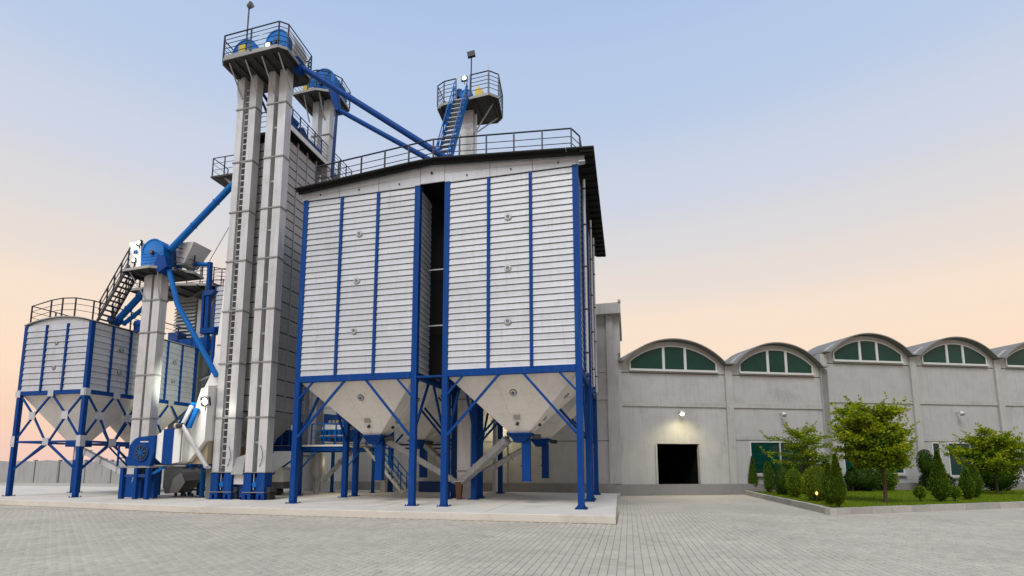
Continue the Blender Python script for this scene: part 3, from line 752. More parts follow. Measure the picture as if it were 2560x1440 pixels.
# ================================================================== BUCKET ELEVATORS
def casing(root, x0, x1, y0, y1, z0, z1, material='galvanised'):
    mb = MB().box(x0, x1, y0, y1, z0, z1)
    return obj('casing', mb, material, root)
def collar_pair(root, x0, x1, y0, y1, z, material='plate_edge'):
    mb = MB(); t = 0.035
    mb.box(x0-t, x1+t, y0-t, y0-0.002, z-0.03, z+0.03); mb.box(x0-t, x1+t, y1+0.002, y1+t, z-0.03, z+0.03)
    mb.box(x0-t, x0-0.002, y0-0.001, y1+0.001, z-0.029, z+0.029); mb.box(x1+0.002, x1+t, y0-0.001, y1+0.001, z-0.029, z+0.029)
    obj('collar', mb, material, root)
def ladder(root, x0, x1, y, z0, z1, step=0.3, material='galvanised_dull'):
    w = x1-x0
    for x in (x0+0.025, x1-0.025): obj('ladder_rail', MB().box(x-0.02, x+0.02, y-0.03, y+0.03, z0, z1), material, root)
    me = mesh_of('rung', MB().box(-w/2+0.046, w/2-0.046, -0.028, 0.028, -0.022, 0.022), 'galvanised')
    n = int((z1-z0)/step)
    for i in range(n): inst('rung', me, ((x0+x1)/2, y, z0+0.15+i*step), root)
def hood(root, xc, y0, y1, zb, half, zc, r, material='azure_blue', name='head_hood', n=18):
    """drum cover of the head pulley: straight flanks and a round top"""
    poly = [(xc-half, y0, zb), (xc+half, y0, zb), (xc+r, y0, zc)] + [(xc + r*math.cos(math.pi*i/n), y0, zc + r*math.sin(math.pi*i/n)) for i in range(1, n)] + [(xc-r, y0, zc)]
    o = obj(name, MB().prism(poly, (0, y1-y0, 0)), material, root, smooth=True)
    rim = MB()
    for i in range(n):
        a0, a1 = math.pi*i/n, math.pi*(i+1)/n
        p = [(xc+(r+0.004)*math.cos(a), y0-0.025, zc+(r+0.004)*math.sin(a)) for a in (a0,a1)]; q = [(xc+(r-0.05)*math.cos(a), y0-0.025, zc+(r-0.05)*math.sin(a)) for a in (a1,a0)]
        rim.prism(p+q, (0,0.023,0))
    obj('hood_rim', rim, material, o)
    obj('bearing', MB().tube([(xc,y0-0.12,zc-0.05),(xc,y0-0.002,zc-0.05)], 0.1, 12), 'motor_dark', o, smooth=True)
    for i in range(5):
        z = zb + (zc-zb)*(i+0.5)/5
        obj('rib', MB().box(xc-half*0.97, xc+half*0.97, y0-0.016, y0-0.002, z-0.012, z+0.012), material, o)
    return o
def boot(root, x0, x1, y0, y1, z0, z1):
    w = (x1-x0)
    lw = w*0.34
    for a in (x0, x1-lw):
        obj('boot_leg', MB().box(a-0.02, a+lw+0.02, y0-0.02, y1+0.02, z0+0.32, z1), 'royal_blue', root)
        obj('boot_foot', MB().prism([(a-0.02,y0-0.02,z0+0.29),(a+lw+0.02,y0-0.02,z0+0.29),(a+lw+0.02,y0-0.02,z0+0.02),(a+lw*0.62,y0-0.02,z0+0.02),(a+lw*0.62,y0-0.02,z0+0.2),(a+lw*0.3,y0-0.02,z0+0.2),(a+lw*0.3,y0-0.02,z0+0.02),(a-0.02,y0-0.02,z0+0.02)], (0,y1-y0+0.04,0)), 'royal_blue', root)
        obj('foot_plate', MB().box(a-0.09, a+lw+0.09, y0-0.1, y1+0.1, z0+0.001, z0+0.019), 'royal_blue', root)
    obj('boot_cross_plate', MB().box(x0-0.03, x1+0.03, y0-0.05, y1+0.05, z0+0.292, z0+0.318), 'plate_edge', root)
    obj('boot_box', MB().box(x0+lw+0.022, x1-lw-0.022, y0+0.1, y1-0.05, z0+0.33, z1-0.2), 'rail_blue', root)
    obj('boot_pulley', MB().tube([((x0+x1)/2, y0+0.0, z0+0.62), ((x0+x1)/2, y0+0.098, z0+0.62)], 0.11, 14), 'azure_blue', root, smooth=True)
    obj('boot_top_flange', MB().box(x0-0.05, x1+0.05, y0-0.05, y1+0.05, z1+0.001, z1+0.03), 'plate_edge', root)
    obj('tension_rod', MB().bar(((x0+x1)/2-0.06, y0+0.05, z0+0.4), ((x0+x1)/2-0.06, y0+0.05, z1-0.03), 0.025), 'galvanised', root)
def plate(root, poly, z, th=0.09, material='plate_steel', ribs=6, edge='plate_edge'):
    o = obj('deck_plate', MB().prism([(x,y,z-th+0.03) for x,y in poly], (0,0,th-0.03)), material, root)
    n = len(poly); mb = MB()
    for i in range(n):
        a, b = V((*poly[i], z-th/2+0.012)), V((*poly[(i+1)%n], z-th/2+0.012)); mb.bar(a, b, 0.03, th+0.02)
    obj('deck_edge', mb, edge, root)
    xs_ = [p[0] for p in poly]; ys_ = [p[1] for p in poly]
    for k in range(ribs):
        x = min(xs_)+0.25 + (max(xs_)-min(xs_)-0.5)*k/max(1,ribs-1)
        obj('deck_rib', MB().box(x-0.025, x+0.025, min(ys_)+0.25, max(ys_)-0.25, z-th-0.08, z-th+0.029), material, root)
    return o
COLZ = (3.66, 6.03, 8.38, 10.68, 13.0, 15.42, 18.05)
EY0, EY1, ZH = 18.68, 19.10, 19.80
def tower_elevator(label, x0, x1, x2, x3, lad):
    e = thing('bucket_elevator', label, 'bucket elevator', ((x0+x3)/2, (EY0+EY1)/2, ZP), 'two tall bucket elevators side by side')
    casing(e, x0, x1, EY0, EY1, 1.34, ZH-0.1); casing(e, x2, x3, EY0, EY1, 1.34, ZH-0.1)
    for z in COLZ:
        collar_pair(e, x0, x3, EY0, EY1, z)
    if lad: ladder(e, x1+0.01, x2-0.01, EY0+0.12, 1.5, 19.2)
    else:
        obj('cable_tray', MB().box(x1+0.06, x1+0.14, EY1-0.1, EY1-0.04, 4.4, 18.6), 'galvanised_dull', e)
        for z in (2.6, 5.0, 7.3, 9.6, 12.0, 14.3, 16.9): obj('tie_plate', MB().box(x1+0.003, x2-0.003, EY0+0.08, EY0+0.1, z-0.04, z+0.04), 'galvanised_dull', e)
    boot(e, x0, x3, EY0, EY1, ZP, 1.335)
    # inspection doors low on the casings
    obj('casing_door', MB().box(x2+0.05, x3-0.05, EY0-0.02, EY0-0.002, 1.9, 2.3), 'galvanised', e)
    obj('boot_motor', MB().tube([(x3+0.08, EY0+0.1, 0.62),(x3+0.08, EY0+0.5, 0.62)], 0.13, 12), 'motor_dark', e, smooth=True)
    obj('motor_stand', MB().box(x3+0.03, x3+0.2, EY0+0.12, EY0+0.45, ZP+0.001, 0.5), 'black_steel', e)
    obj('cable_loop', MB().tube([V((x2+0.12, EY0-0.02, 1.6)) + V((0.16*math.sin(t*0.52), -0.04*math.sin(t*0.52), 0.16*t*0.9)) for t in range(7)], 0.011, 5), 'black_steel', e)
    return e
e1 = tower_elevator('tall grey bucket elevator with a ladder between its two casings', -17.28, -16.95, -16.63, -16.27, True)
e2 = tower_elevator('tall grey bucket elevator without ladder, nearest the big bins', -15.65, -15.29, -15.06, -14.66, False)
hood(e1, -16.72, 18.3, 19.3, ZH+0.01, 0.64, ZH+0.78, 0.66)
obj('gearbox', MB().box(-16.75, -16.4, 17.95, 18.15, ZH+0.02, ZH+0.85), 'machine_yellow', e1)
obj('head_box', MB().prism([(-15.0,18.45,ZH+0.01),(-14.3,18.45,ZH+0.01),(-14.18,18.45,ZH+0.9),(-14.4,18.45,ZH+1.45),(-14.8,18.45,ZH+1.65),(-15.3,18.45,ZH+1.3)], (0,0.9,0)), 'galvanised_dull', e2)
hood(e2, -14.9, 18.15, 18.44, ZH+0.01, 0.5, ZH+0.85, 0.58)
obj('motor', MB().tube([(-15.35,18.1,ZH+0.35),(-15.35,18.5,ZH+0.35)], 0.2, 14), 'frame_white', e2, smooth=True)
obj('outlet_throat', MB().loft([[(-14.5,18.6,ZH+0.35),(-14.1,18.6,ZH+0.35),(-14.1,19.0,ZH+0.35),(-14.5,19.0,ZH+0.35)],[(-14.3,18.65,ZH-0.35),(-13.95,18.65,ZH-0.35),(-13.95,18.95,ZH-0.35),(-14.3,18.95,ZH-0.35)]]), 'royal_blue', e2)
# platform over both
pl = thing('service_platform', 'highest steel platform with dark railing on top of the two tall elevators', 'platform', (-15.8, 18.6, ZH))
PP = [(-17.2,17.6),(-14.3,17.5),(-14.0,17.75),(-14.08,19.55),(-14.4,19.8),(-17.2,19.8),(-17.45,19.5),(-17.42,17.82)]
plate(pl, PP, ZH-0.02, 0.1, ribs=7)
railing(pl, [(x,y,ZH) for x,y in PP], h=1.12, mids=(0.2,0.42,0.62,0.8), step=1.55, r=0.026, closed=True)
for x in (-17.0, -16.15, -15.3, -14.45):
    obj('bracket', MB().bar((x,17.75,ZH-0.14),(x,EY0-0.01,ZH-1.25),0.06,0.03), 'galvanised_dull', pl)
obj('toe_board', MB().box(-17.1,-14.35,17.58,17.6,ZH+0.005,ZH+0.13), 'plate_edge', pl)
obj('left_corner_bracket', MB().prism([(-17.4,18.7,ZH-0.13),(-17.3,18.7,ZH-0.13),(-17.3,18.7,ZH-1.3)], (0,0.04,0)), 'galvanised_dull', pl)
def flood_mast(label, x, y, z0, z1, boxhead=False):
    r = thing('floodlight_mast', label, 'lamp mast', (x,y,z0))
    obj('pole', MB().tube([(x,y,z0),(x+0.02,y,z1)], 0.032, 8), 'dark_rail', r, smooth=True)
    if boxhead: obj('lamp_head', MB().bar((x-0.16,y-0.05,z1+0.1),(x+0.2,y-0.02,z1+0.16),0.14,0.26), 'black_steel', r)
    else:
        obj('lamp_head', MB().tube([(x-0.02,y,z1+0.02),(x+0.2,y-0.05,z1+0.06)], [0.1,0.13], 12), 'machine_grey', r, smooth=True)
        obj('lamp_yoke', MB().bar((x+0.01,y,z1-0.04),(x+0.03,y,z1+0.14),0.04), 'black_steel', r)
flood_mast('thin dark mast with an unlit floodlight above the highest platform', -16.05, 17.62, ZH, 22.12)
def floodlight(label, p, d, size=0.22, material='lamp_white', energy=60, col=(1,0.97,0.85), light=True):
    p, d = V(p), V(d).normalized()
    r = thing('floodlight', label, 'floodlight', p, 'lit floodlights on the plant')
    obj('housing', MB().bar(p-d*0.1, p, size*1.15, size*0.9), 'motor_dark', r)
    obj('lens', MB().tube([p+d*0.002, p+d*0.03], [size*0.34, size*0.26], 16), material, r, smooth=True)
    obj('yoke', MB().bar(p-d*0.06, p-d*0.06-V((0,0,size)), 0.03), 'black_steel', r)
    if light:
        L = lamp_light('floodlight_light', V((0,0,0)), energy, col, 0.1); L.parent = r; L.location = d*0.55
    return r
floodlight('lit floodlight on the highest platform behind the railing', (-15.25,18.0,ZH+0.62), (-0.1,-1,-0.1), 0.3, energy=16)

# rear left elevator behind the dryer
e5 = thing('bucket_elevator', 'pale bucket elevator with round blue head behind the dryer', 'bucket elevator', (-15.1, 22.4, 2.6))
casing(e5, -15.75, -15.40, 22.2, 22.6, 2.6, 20.8); casing(e5, -15.1, -14.72, 22.2, 22.6, 2.6, 20.8)
for z in (14.0, 16.4, 18.8): collar_pair(e5, -15.75, -14.72, 22.2, 22.6, z)
Z5 = 20.92
P5 = [(-16.5,21.5),(-15.1,21.45),(-14.5,21.75),(-14.15,22.3),(-14.25,23.3),(-14.6,23.5),(-16.5,23.5)]
plate(e5, P5, Z5-0.02, 0.1, ribs=4)
railing(e5, [(x,y,Z5) for x,y in P5], h=1.0, mids=(0.35,0.6,0.8), step=1.2, r=0.024, closed=True)
hood(e5, -14.98, 21.75, 22.85, Z5+0.01, 0.74, Z5+0.5, 0.78)
obj('gearbox', MB().box(-16.1,-15.85,21.75,22.0,Z5+0.01,Z5+0.6), 'machine_yellow', e5)
obj('drive_motor', MB().tube([(-15.75,21.9,Z5+0.3),(-15.45,21.9,Z5+0.3)], 0.16, 12), 'frame_white', e5, smooth=True)
for x in (-15.9, -15.0): obj('bracket', MB().bar((x,21.6,Z5-0.14),(x,22.18,Z5-1.3),0.06,0.03), 'galvanised_dull', e5)
obj('outlet_chute', MB().loft([[(-14.55,21.7,Z5),(-14.15,21.7,Z5),(-14.15,22.1,Z5),(-14.55,22.1,Z5)],[(-14.15,21.75,Z5-1.2),(-13.9,21.75,Z5-1.2),(-13.9,22.0,Z5-1.2),(-14.15,22.0,Z5-1.2)]]), 'royal_blue', e5)
obj('drop_pipe', MB().tube([(-14.2,22.0,Z5-1.1),(-14.3,22.0,16.2)], 0.08, 10), 'rail_blue', e5, smooth=True)

# centre elevator between the four big bins
e4 = thing('bucket_elevator', 'bucket elevator rising through the big bin roof with eight sided platform', 'bucket elevator', (-6.95, 21.6, ZP))
casing(e4, -7.22, -6.62, 21.4, 21.8, ZP+0.02, 18.2)
for z in (1.4, 4.5, 15.5): collar_pair(e4, -7.22, -6.62, 21.4, 21.8, z)
obj('cable_conduit', MB().tube([(-6.5,21.5,18.0),(-6.5,21.5,13.2)], 0.05, 8), 'galvanised', e4, smooth=True)
Z4 = 18.3
P4 = [(-7.85,20.78),(-5.65,20.62),(-5.28,20.95),(-5.42,22.3),(-5.75,22.6),(-7.9,22.4),(-8.3,22.05),(-8.24,20.98)]
plate(e4, P4, Z4-0.02, 0.1, ribs=4)
railing(e4, [(x,y,Z4) for x,y in [(-6.55,20.68),(-5.65,20.62),(-5.28,20.95),(-5.42,22.3),(-5.75,22.6),(-7.9,22.4),(-8.3,22.05),(-8.24,20.98),(-7.85,20.78),(-7.25,20.74)]], h=1.08, mids=(0.25,0.45,0.62,0.8), step=1.3, r=0.024)
for x, y in ((-5.6,21.2),(-5.6,22.2),(-8.0,21.3)): obj('bracket', MB().bar((x,y,Z4-0.12),(-6.60 if x > -7 else -7.24,21.5,Z4-1.3),0.05,0.05), 'galvanised_dull', e4)
hood(e4, -6.85, 21.0, 21.7, Z4+0.01, 0.28, Z4+0.35, 0.32)
obj('head_gearbox', MB().prism([(-6.4,21.1,Z4+0.02),(-6.1,21.1,Z4+0.02),(-6.05,21.1,Z4+0.5),(-6.25,21.1,Z4+0.85),(-6.45,21.1,Z4+0.6)], (0,0.25,0)), 'machine_yellow', e4)
obj('head_motor', MB().tube([(-7.2,21.1,Z4+0.35),(-7.2,21.1,Z4+0.75)], 0.13, 12), 'royal_blue', e4, smooth=True)
obj('rod', MB().tube([(-5.75,20.75,Z4),(-5.72,20.75,Z4+1.5)], 0.014, 6), 'galvanised_dull', e4)
flood_mast('dark mast with a square unlit floodlight above the centre elevator', -6.68, 21.2, Z4+0.3, 20.72, True)
floodlight('lit floodlight beside the mast on the centre elevator', (-6.93,20.95,Z4+1.22), (0,-1,0.05), 0.26, energy=10)
# its ship's ladder
def stair(label, p0, p1, w, n, mat_tread='galvanised_dull', mat_side='azure_blue', rail_h=0.9, rails=True, name='steel_stair', side=(1,0,0), mat_rail=None):
    p0, p1 = V(p0), V(p1); sd_ = V(side).normalized()*w/2
    st = thing(name, label, 'stair', p0)
    for s in (-1, 1): obj('stringer', MB().bar(p0+sd_*s, p1+sd_*s, 0.04, 0.14), mat_side, st)
    d = (p1-p0); fwd = V((d.x,d.y,0)); fwd = fwd.normalized() if fwd.length > 1e-3 else V((0,1,0))
    for i in range(n):
        c = lerp(p0, p1, (i+0.5)/n)
        obj('tread', MB().bar(c-sd_*0.94, c+sd_*0.94, 0.2, 0.03, up=(0,0,1)), mat_tread, st)
    if rails:
        for s in (-1, 1):
            for t in (0.05, 0.28, 0.5, 0.72, 0.95):
                c = lerp(p0, p1, t)+sd_*s; obj('railing_post', MB().bar(c, c+V((0,0,rail_h)), 0.045), mat_rail or mat_side, st)
            for hh in (1.0, 0.62, 0.3):
                obj('hand_rail' if hh == 1.0 else 'mid_rail', MB().tube([p0+sd_*s+V((0,0,rail_h*hh)), p1+sd_*s+V((0,0,rail_h*hh))], 0.03 if hh == 1.0 else 0.02, 6), mat_rail or mat_side, st)
    return st
stair('steep blue ship stair climbing from the bin roof to the centre elevator platform', (-7.35,18.9,13.2), (-6.95,20.62,18.25), 0.62, 18)

# blue spouting pipes
def pipe(label, pts, r, material='azure_blue', flanges=(0.02,0.34,0.67,0.98), name='spout_pipe', cat='pipe'):
    o = thing(name, label, cat, pts[0])
    obj('tube', MB().tube(pts, r, 16), material, o, smooth=True)
    a, b = V(pts[0]), V(pts[-1])
    if len(pts) == 2:
        d = (b-a).normalized()
        for t in flanges:
            c = lerp(a, b, t); obj('flange', MB().tube([c-d*0.025, c+d*0.025], r*1.22, 16), material, o, smooth=True)
    return o
pipe('upper blue spout pipe slanting from the highest platform to the bin roof', [(-14.12,18.8,ZH-0.02),(-6.95,19.05,14.3)], 0.132, 'royal_blue', flanges=(0.01,))
pipe('lower blue spout pipe slanting from the round blue head to the bin roof', [(-13.95,21.85,19.75),(-7.3,20.0,14.45)], 0.118, 'royal_blue', flanges=(0.01,))
for k, (p, q) in enumerate((((-6.95,19.05,14.3),(-6.75,19.07,13.1)), ((-7.3,20.0,14.45),(-7.05,19.95,13.1)))):
    pipe(('short blue drop at the foot of the upper spout pipe','short blue drop at the foot of the lower spout pipe')[k], [p,q], 0.16, 'royal_blue', flanges=(0.98,), name='spout_drop')

# ================================================================== DRYER TOWER
DX0, DX1, DY0, DY1, DZ0, DZ1 = -17.35, -15.0, 19.38, 21.6, 4.0, 16.95
dr = thing('grain_dryer', 'tall grey panelled grain dryer tower behind the two tall elevators', 'grain dryer', (-16.2, 20.4, DZ0))
rows = 33; rh = (DZ1-DZ0)/rows
def dpanel(w, h, studs):
    mb = MB().box(-w/2, w/2, -0.025, 0.02, 0.024, h-0.024)
    if studs:
        rr_ = random.Random(int(w*1000))
        for ix in range(3):
            for iz in range(2):
                x = -w/2 + w*(0.2+0.3*ix); z = h*(0.3+0.4*iz); mb.box(x-0.02,x+0.02,-0.045,-0.026,z-0.02,z+0.02)
    return mesh_of('dryer_panel', mb, 'dryer_panel')
for face in ('front', 'right'):
    a, b = (DX0, DX1) if face == 'front' else (DY0, DY1)
    ncol = 4 if face == 'front' else 3; cw = (b-a)/ncol
    zsplit = 10.35
    up = dpanel(cw-0.07, 0.415, False); lo = dpanel(cw-0.07, 0.70, True)
    for c in range(ncol):
        cc = a + (c+0.5)*cw
        z = DZ0
        while z < zsplit-0.3:
            if face == 'front': inst('dryer_panel', lo, (cc, DY0, z), dr)
            else: inst('dryer_panel', lo, (DX1, cc, z), dr, (0,0,math.pi/2))
            z += 0.71
        z = zsplit
        while z < DZ1-0.3:
            if face == 'front': inst('dryer_panel', up, (cc, DY0, z), dr)
            else: inst('dryer_panel', up, (DX1, cc, z), dr, (0,0,math.pi/2))
            z += 0.425
    for c in range(ncol+1):
        cc = a + c*cw
        if face == 'front': mb = MB().box(cc-0.03, cc+0.03, DY0-0.055, DY0+0.02, DZ0, DZ1)
        else: mb = MB().box(DX1-0.02, DX1+0.055, cc-0.03, cc+0.03, DZ0, DZ1)
        obj('frame_post', mb, 'galvanised_dull', dr)
obj('dryer_core', MB().box(DX0+0.02, DX1-0.06, DY0+0.06, DY1, DZ0, DZ1-0.02), 'black_steel', dr)
obj('access_pole', MB().tube([(-15.95,DY0-0.12,4.3),(-15.95,DY0-0.12,16.4)], 0.035, 8), 'galvanised', dr, smooth=True)
rs = obj('dryer_roof', MB().box(DX0-0.25, DX1+0.3, DY0-0.25, 22.1, DZ1+0.0, DZ1+0.12), 'roof_sheet', dr)
obj('roof_edge', MB().box(DX1+0.302, DX1+0.34, DY0-0.28, 23.0, DZ1+0.02, DZ1+0.26), 'white_paint', dr)
obj('walkway', MB().box(DX1-0.55, DX1+0.30, 22.11, 24.6, DZ1+0.02, DZ1+0.10), 'plate_edge', dr)
railing(dr, [(DX1+0.25,19.3,DZ1+0.13),(DX1+0.25,24.6,DZ1+0.13)], h=1.05, mids=(0.25,0.45,0.65,0.83), step=0.62, r=0.022, material='rail_blue')
railing(dr, [(DX0-0.2,19.2,DZ1+0.13),(DX1+0.0,19.2,DZ1+0.13)], h=1.05, mids=(0.3,0.55,0.8), step=0.8, r=0.022, material='rail_blue')
# drive gear and feed conveyor on the dryer roof
gm = thing('roof_conveyor', 'blue drive gear and conveyor on the dryer roof behind its railing', 'conveyor', (-15.1, 20.5, DZ1+0.12))
obj('trough', MB().box(-15.2,-14.95,19.4,22.0,DZ1+0.4,DZ1+0.75), 'azure_blue', gm)
for y in (19.6,20.5,21.4): obj('leg', MB().box(-15.2,-15.14,y,y+0.06,DZ1+0.121,DZ1+0.4), 'rail_blue', gm)
obj('drive_motor', MB().tube([(-15.05,19.5,DZ1+0.92),(-15.05,20.0,DZ1+0.92)], 0.16, 12), 'azure_blue', gm, smooth=True)
obj('gear_cover', MB().tube([(-14.94,20.3,DZ1+0.6),(-14.86,20.3,DZ1+0.6)], 0.3, 16), 'rail_blue', gm, smooth=True)
obj('support_frame', MB().bar((-15.6,19.25,DZ1+0.15),(-16.6,19.25,DZ1+2.2),0.09).bar((-16.0,19.35,DZ1+1.6),(-16.7,19.35,DZ1+2.6),0.12), 'dark_rail', gm)
# dryer skirt, legs and burner base under it
obj('discharge_pipe', MB().tube([(-16.4,20.45,2.6),(-16.4,20.45,1.2)],0.22,14), 'galvanised_dull', dr, smooth=True)
obj('discharge_cone', MB().loft([[(DX0+0.05,DY0+0.05,3.98),(DX1-0.05,DY0+0.05,3.98),(DX1-0.05,DY1-0.05,3.98),(DX0+0.05,DY1-0.05,3.98)],[(-16.7,20.1,2.6),(-16.1,20.1,2.6),(-16.1,20.8,2.6),(-16.7,20.8,2.6)]]), 'galvanised_dull', dr)
obj('control_box', MB().box(-16.1,-15.75,DY0-0.16,DY0+0.08,3.5,3.95), 'royal_blue', dr)
for x in (DX0+0.1, DX1-0.1):
    for y in (DY0+0.1, DY1-0.1): column(dr, x, y, 0.16, ZP, 3.95)
obj('skirt_panel', MB().box(-15.02,-14.98,19.5,21.6,3.68,3.98), 'galvanised_dull', dr)
# little side landing on the left of the dryer
sp_ = thing('side_landing', 'small railed landing on the upper left flank of the dryer', 'platform', (-18.6,19.8,15.3))
obj('deck_plate', MB().prism([(-19.3,19.5,15.45),(-18.0,19.5,15.45),(-17.6,20.6,15.45),(-19.3,20.6,15.45)], (0,0,0.08)), 'plate_steel', sp_)
railing(sp_, [(-17.9,19.55,15.53),(-19.25,19.55,15.53),(-19.25,20.5,15.53)], h=0.95, mids=(0.35,0.7), step=0.7, r=0.02)
obj('gusset', MB().bar((-18.6,19.7,15.44),(-17.5,20.0,14.4),0.1), 'galvanised_dull', sp_)

# hot air plenum: white tapering duct on the left flank of the dryer
pn = thing('air_plenum', 'tall white tapering air duct with floodlight left of the two tall elevators', 'air duct', (-18.2, 19.6, 2.4))
YF, YK = 19.46, 21.3
prof = [(-17.36,12.4),(-17.95,12.1),(-18.02,10.0),(-18.22,7.1),(-18.42,5.8),(-18.95,4.6),(-19.0,3.6),(-18.75,2.45),(-17.36,2.45)]
obj('duct_shell', MB().prism([(x,YF,z) for x,z in prof], (0,YK-YF,0)), 'white_paint', pn)
for za, xl in ((7.1,-18.22),(5.2,-18.66)): obj('duct_seam', MB().box(xl+0.02,-17.37,YF-0.02,YF-0.002,za-0.03,za+0.03), 'galvanised_dull', pn)
obj('duct_seam', MB().bar((-18.0,YF-0.01,4.9),(-17.62,YF-0.01,9.2),0.02,0.015,up=(0,1,0)), 'galvanised_dull', pn)
obj('discharge_skirt', MB().loft([[(-18.75,YF,2.44),(-17.3,YF,2.44),(-17.3,YK,2.44),(-18.75,YK,2.44)],[(-19.2,YF+0.2,1.75),(-17.3,YF+0.2,1.75),(-17.3,YK,1.75),(-19.2,YK,1.75)]]), 'tan_paint', pn)
lv = MB()
for i in range(8): lv.box(-18.05,-17.85,YF-0.05,YF-0.005,2.95+i*0.1,3.02+i*0.1)
obj('louvre', lv, 'azure_blue', pn)
obj('louvre_lamp', MB().tube([(-17.95,YF-0.12,2.62),(-17.95,YF-0.12,2.72)], 0.07, 10), 'frame_white', pn, smooth=True)
obj('louvre_bracket', MB().box(-18.15,-17.75,YF-0.12,YF-0.005,2.78,2.88), 'azure_blue', pn)
fl_ = floodlight('big lit floodlight on the white tapering duct', (-17.35,18.1,4.32), (-0.12,-1,-0.2), 0.42, energy=30, col=(1,0.98,0.82))
L = lamp_light('floodlight_beam', V((0,0,0)), 1700, (0.95,1.0,0.82), 0.2, 56, (-6.0,5.3,2.0)); L.parent = fl_; L.location = (-0.75,-0.1,0.25)
# ================================================================== SMALL BINS ON THE LEFT
def small_bin(label, X0, X1, Y0, Y1, front, legs_full=True):
    b = thing('small_grain_bin', label, 'grain bin', ((X0+X1)/2,(Y0+Y1)/2,ZP), 'small grain bins on braced blue legs')
    zr, zt = 5.0, 8.27; w = 0.18; h = w/2
    for x in (X0, X1):
        for y in (Y0, Y1): column(b, x, y, w, ZP, zt)
    ym, xm = (Y0+Y1)/2, (X0+X1)/2
    clad(b, X0+h, X1-h, 'x+', Y0-h+0.05, zr+0.1, zt, 11, 3, mw=0.09, joined=not front)
    clad(b, Y0+h, Y1-h, 'y+', X1+h-0.05, zr+0.1, zt, 11, 3, mw=0.09)
    clad(b, Y0+h, Y1-h, 'y-', X0-h+0.05, zr+0.1, zt, 11, 3, mw=0.09, joined=True)
    clad(b, X0+h, X1-h, 'x-', Y1+h-0.05, zr+0.1, zt, 11, 3, mw=0.09, joined=True)
    for y in (Y0, Y1): obj('ring_beam', MB().box(X0+h+0.002,X1-h-0.002,y-h,y+h-0.03,zr-0.09,zr+0.09),'royal_blue',b)
    for x in (X0, X1): obj('ring_beam', MB().box(x-h+0.03,x+h,Y0+h+0.002,Y1-h-0.002,zr-0.088,zr+0.088),'royal_blue',b)
    # low curved roof with gable panels
    n = 8
    for k, y in enumerate((Y0-0.02, Y1-0.03)):
        poly = [(X0+h,y,zt)]+[(X1-h,y,zt)]+[(X1-h-(X1-X0-2*h)*i/n, y, zt+0.30*math.sin(math.pi*i/n)**0.8+0.02) for i in range(n+1)]
        obj('gable_panel', MB().prism(poly, (0,0.05,0)), 'siding', b)
    rfp = [(X0-0.12+(X1-X0+0.24)*i/n, zt+0.02+0.31*math.sin(math.pi*i/n)**0.8) for i in range(n+1)]
    mb = MB()
    for i in range(n):
        a, c = rfp[i], rfp[i+1]; mb.prism([(a[0],Y0-0.12,a[1]),(c[0],Y0-0.12,c[1]),(c[0],Y0-0.12,c[1]+0.04),(a[0],Y0-0.12,a[1]+0.04)], (0,Y1-Y0+0.2,0))
    obj('bin_roof_sheet', mb, 'galvanised_dull', b)
    # hopper
    o, z1, z0 = 0.3, zr-0.08, 2.75; t = 0.06
    obj('hopper', MB().loft([[(X0+t,Y0+t,z1),(X1-t,Y0+t,z1),(X1-t,Y1-t,z1),(X0+t,Y1-t,z1)],[(xm-o,ym-o,z0),(xm+o,ym-o,z0),(xm+o,ym+o,z0),(xm-o,ym+o,z0)]]), 'hopper_paint', b)
    obj('outlet_gate', MB().box(xm-0.36,xm+0.36,ym-0.36,ym+0.36,2.52,2.747), 'royal_blue', b)
    obj('drop_spout', MB().tube([(xm,ym,2.5),(xm,ym,1.9)],0.14,12), 'galvanised', b, smooth=True)
    # braced frames: front and right
    def frame(P, a, c, axis):
        m_ = (a+c)/2; q1, q3 = a+(c-a)*0.25, a+(c-a)*0.75; zx, zh, zf = 3.93, 2.72, 1.42
        up = (0,1,0) if axis == 'x' else (1,0,0)
        def br(u0, w0, u1, w1, ww=0.078): obj('brace', MB().bar(P(u0,w0), P(u1,w1), ww, 0.06, up=up), 'royal_blue', b)
        br(a+0.08,zr-0.1,q1,zx); br(m_-0.05,zr-0.1,q1,zx); br(m_+0.05,zr-0.1,q3,zx); br(c-0.08,zr-0.1,q3,zx)
        br(q1,zx,a+0.08,zh+0.15); br(q1,zx,m_-0.1,zh); br(q3,zx,m_+0.1,zh); br(q3,zx,c-0.08,zh+0.15)
        obj('cross_beam', MB().bar(P(a+h,zh),P(c-h,zh),0.09,0.09), 'royal_blue', b)
        br(m_-0.08,zh-0.05,a+0.08,zf); br(m_+0.08,zh-0.05,c-0.08,zf)
        for u, z, s in ((m_,zr-0.02,0.17),(q1,zx,0.18),(q3,zx,0.18),(m_,zh,0.17)):
            p = P(u,z); off = V((0,-0.06,0)) if axis == 'x' else V((0.06,0,0))
            obj('gusset_plate', MB().bar(p+off, p+off*1.35, s*2, s*2, up=(0,0,1)), 'siding', b)
        for u in (a, c):
            p = P(u,zh+0.02); off = V((0,-h-0.005,0)) if axis == 'x' else V((h+0.005,0,0))
            obj('gusset_plate', MB().bar(p+off, p+off*1.12, 0.24, 0.5, up=(0,0,1)), 'siding', b)
            p = P(u,zr-0.02); obj('gusset_plate', MB().bar(p+off, p+off*1.12, 0.3, 0.34, up=(0,0,1)), 'siding', b)
    yy = Y0-0.01; frame(lambda u,z: V((u,yy,z)), X0, X1, 'x')
    xx = X1+0.01; frame(lambda u,z: V((xx,u,z)), Y0, Y1, 'y')
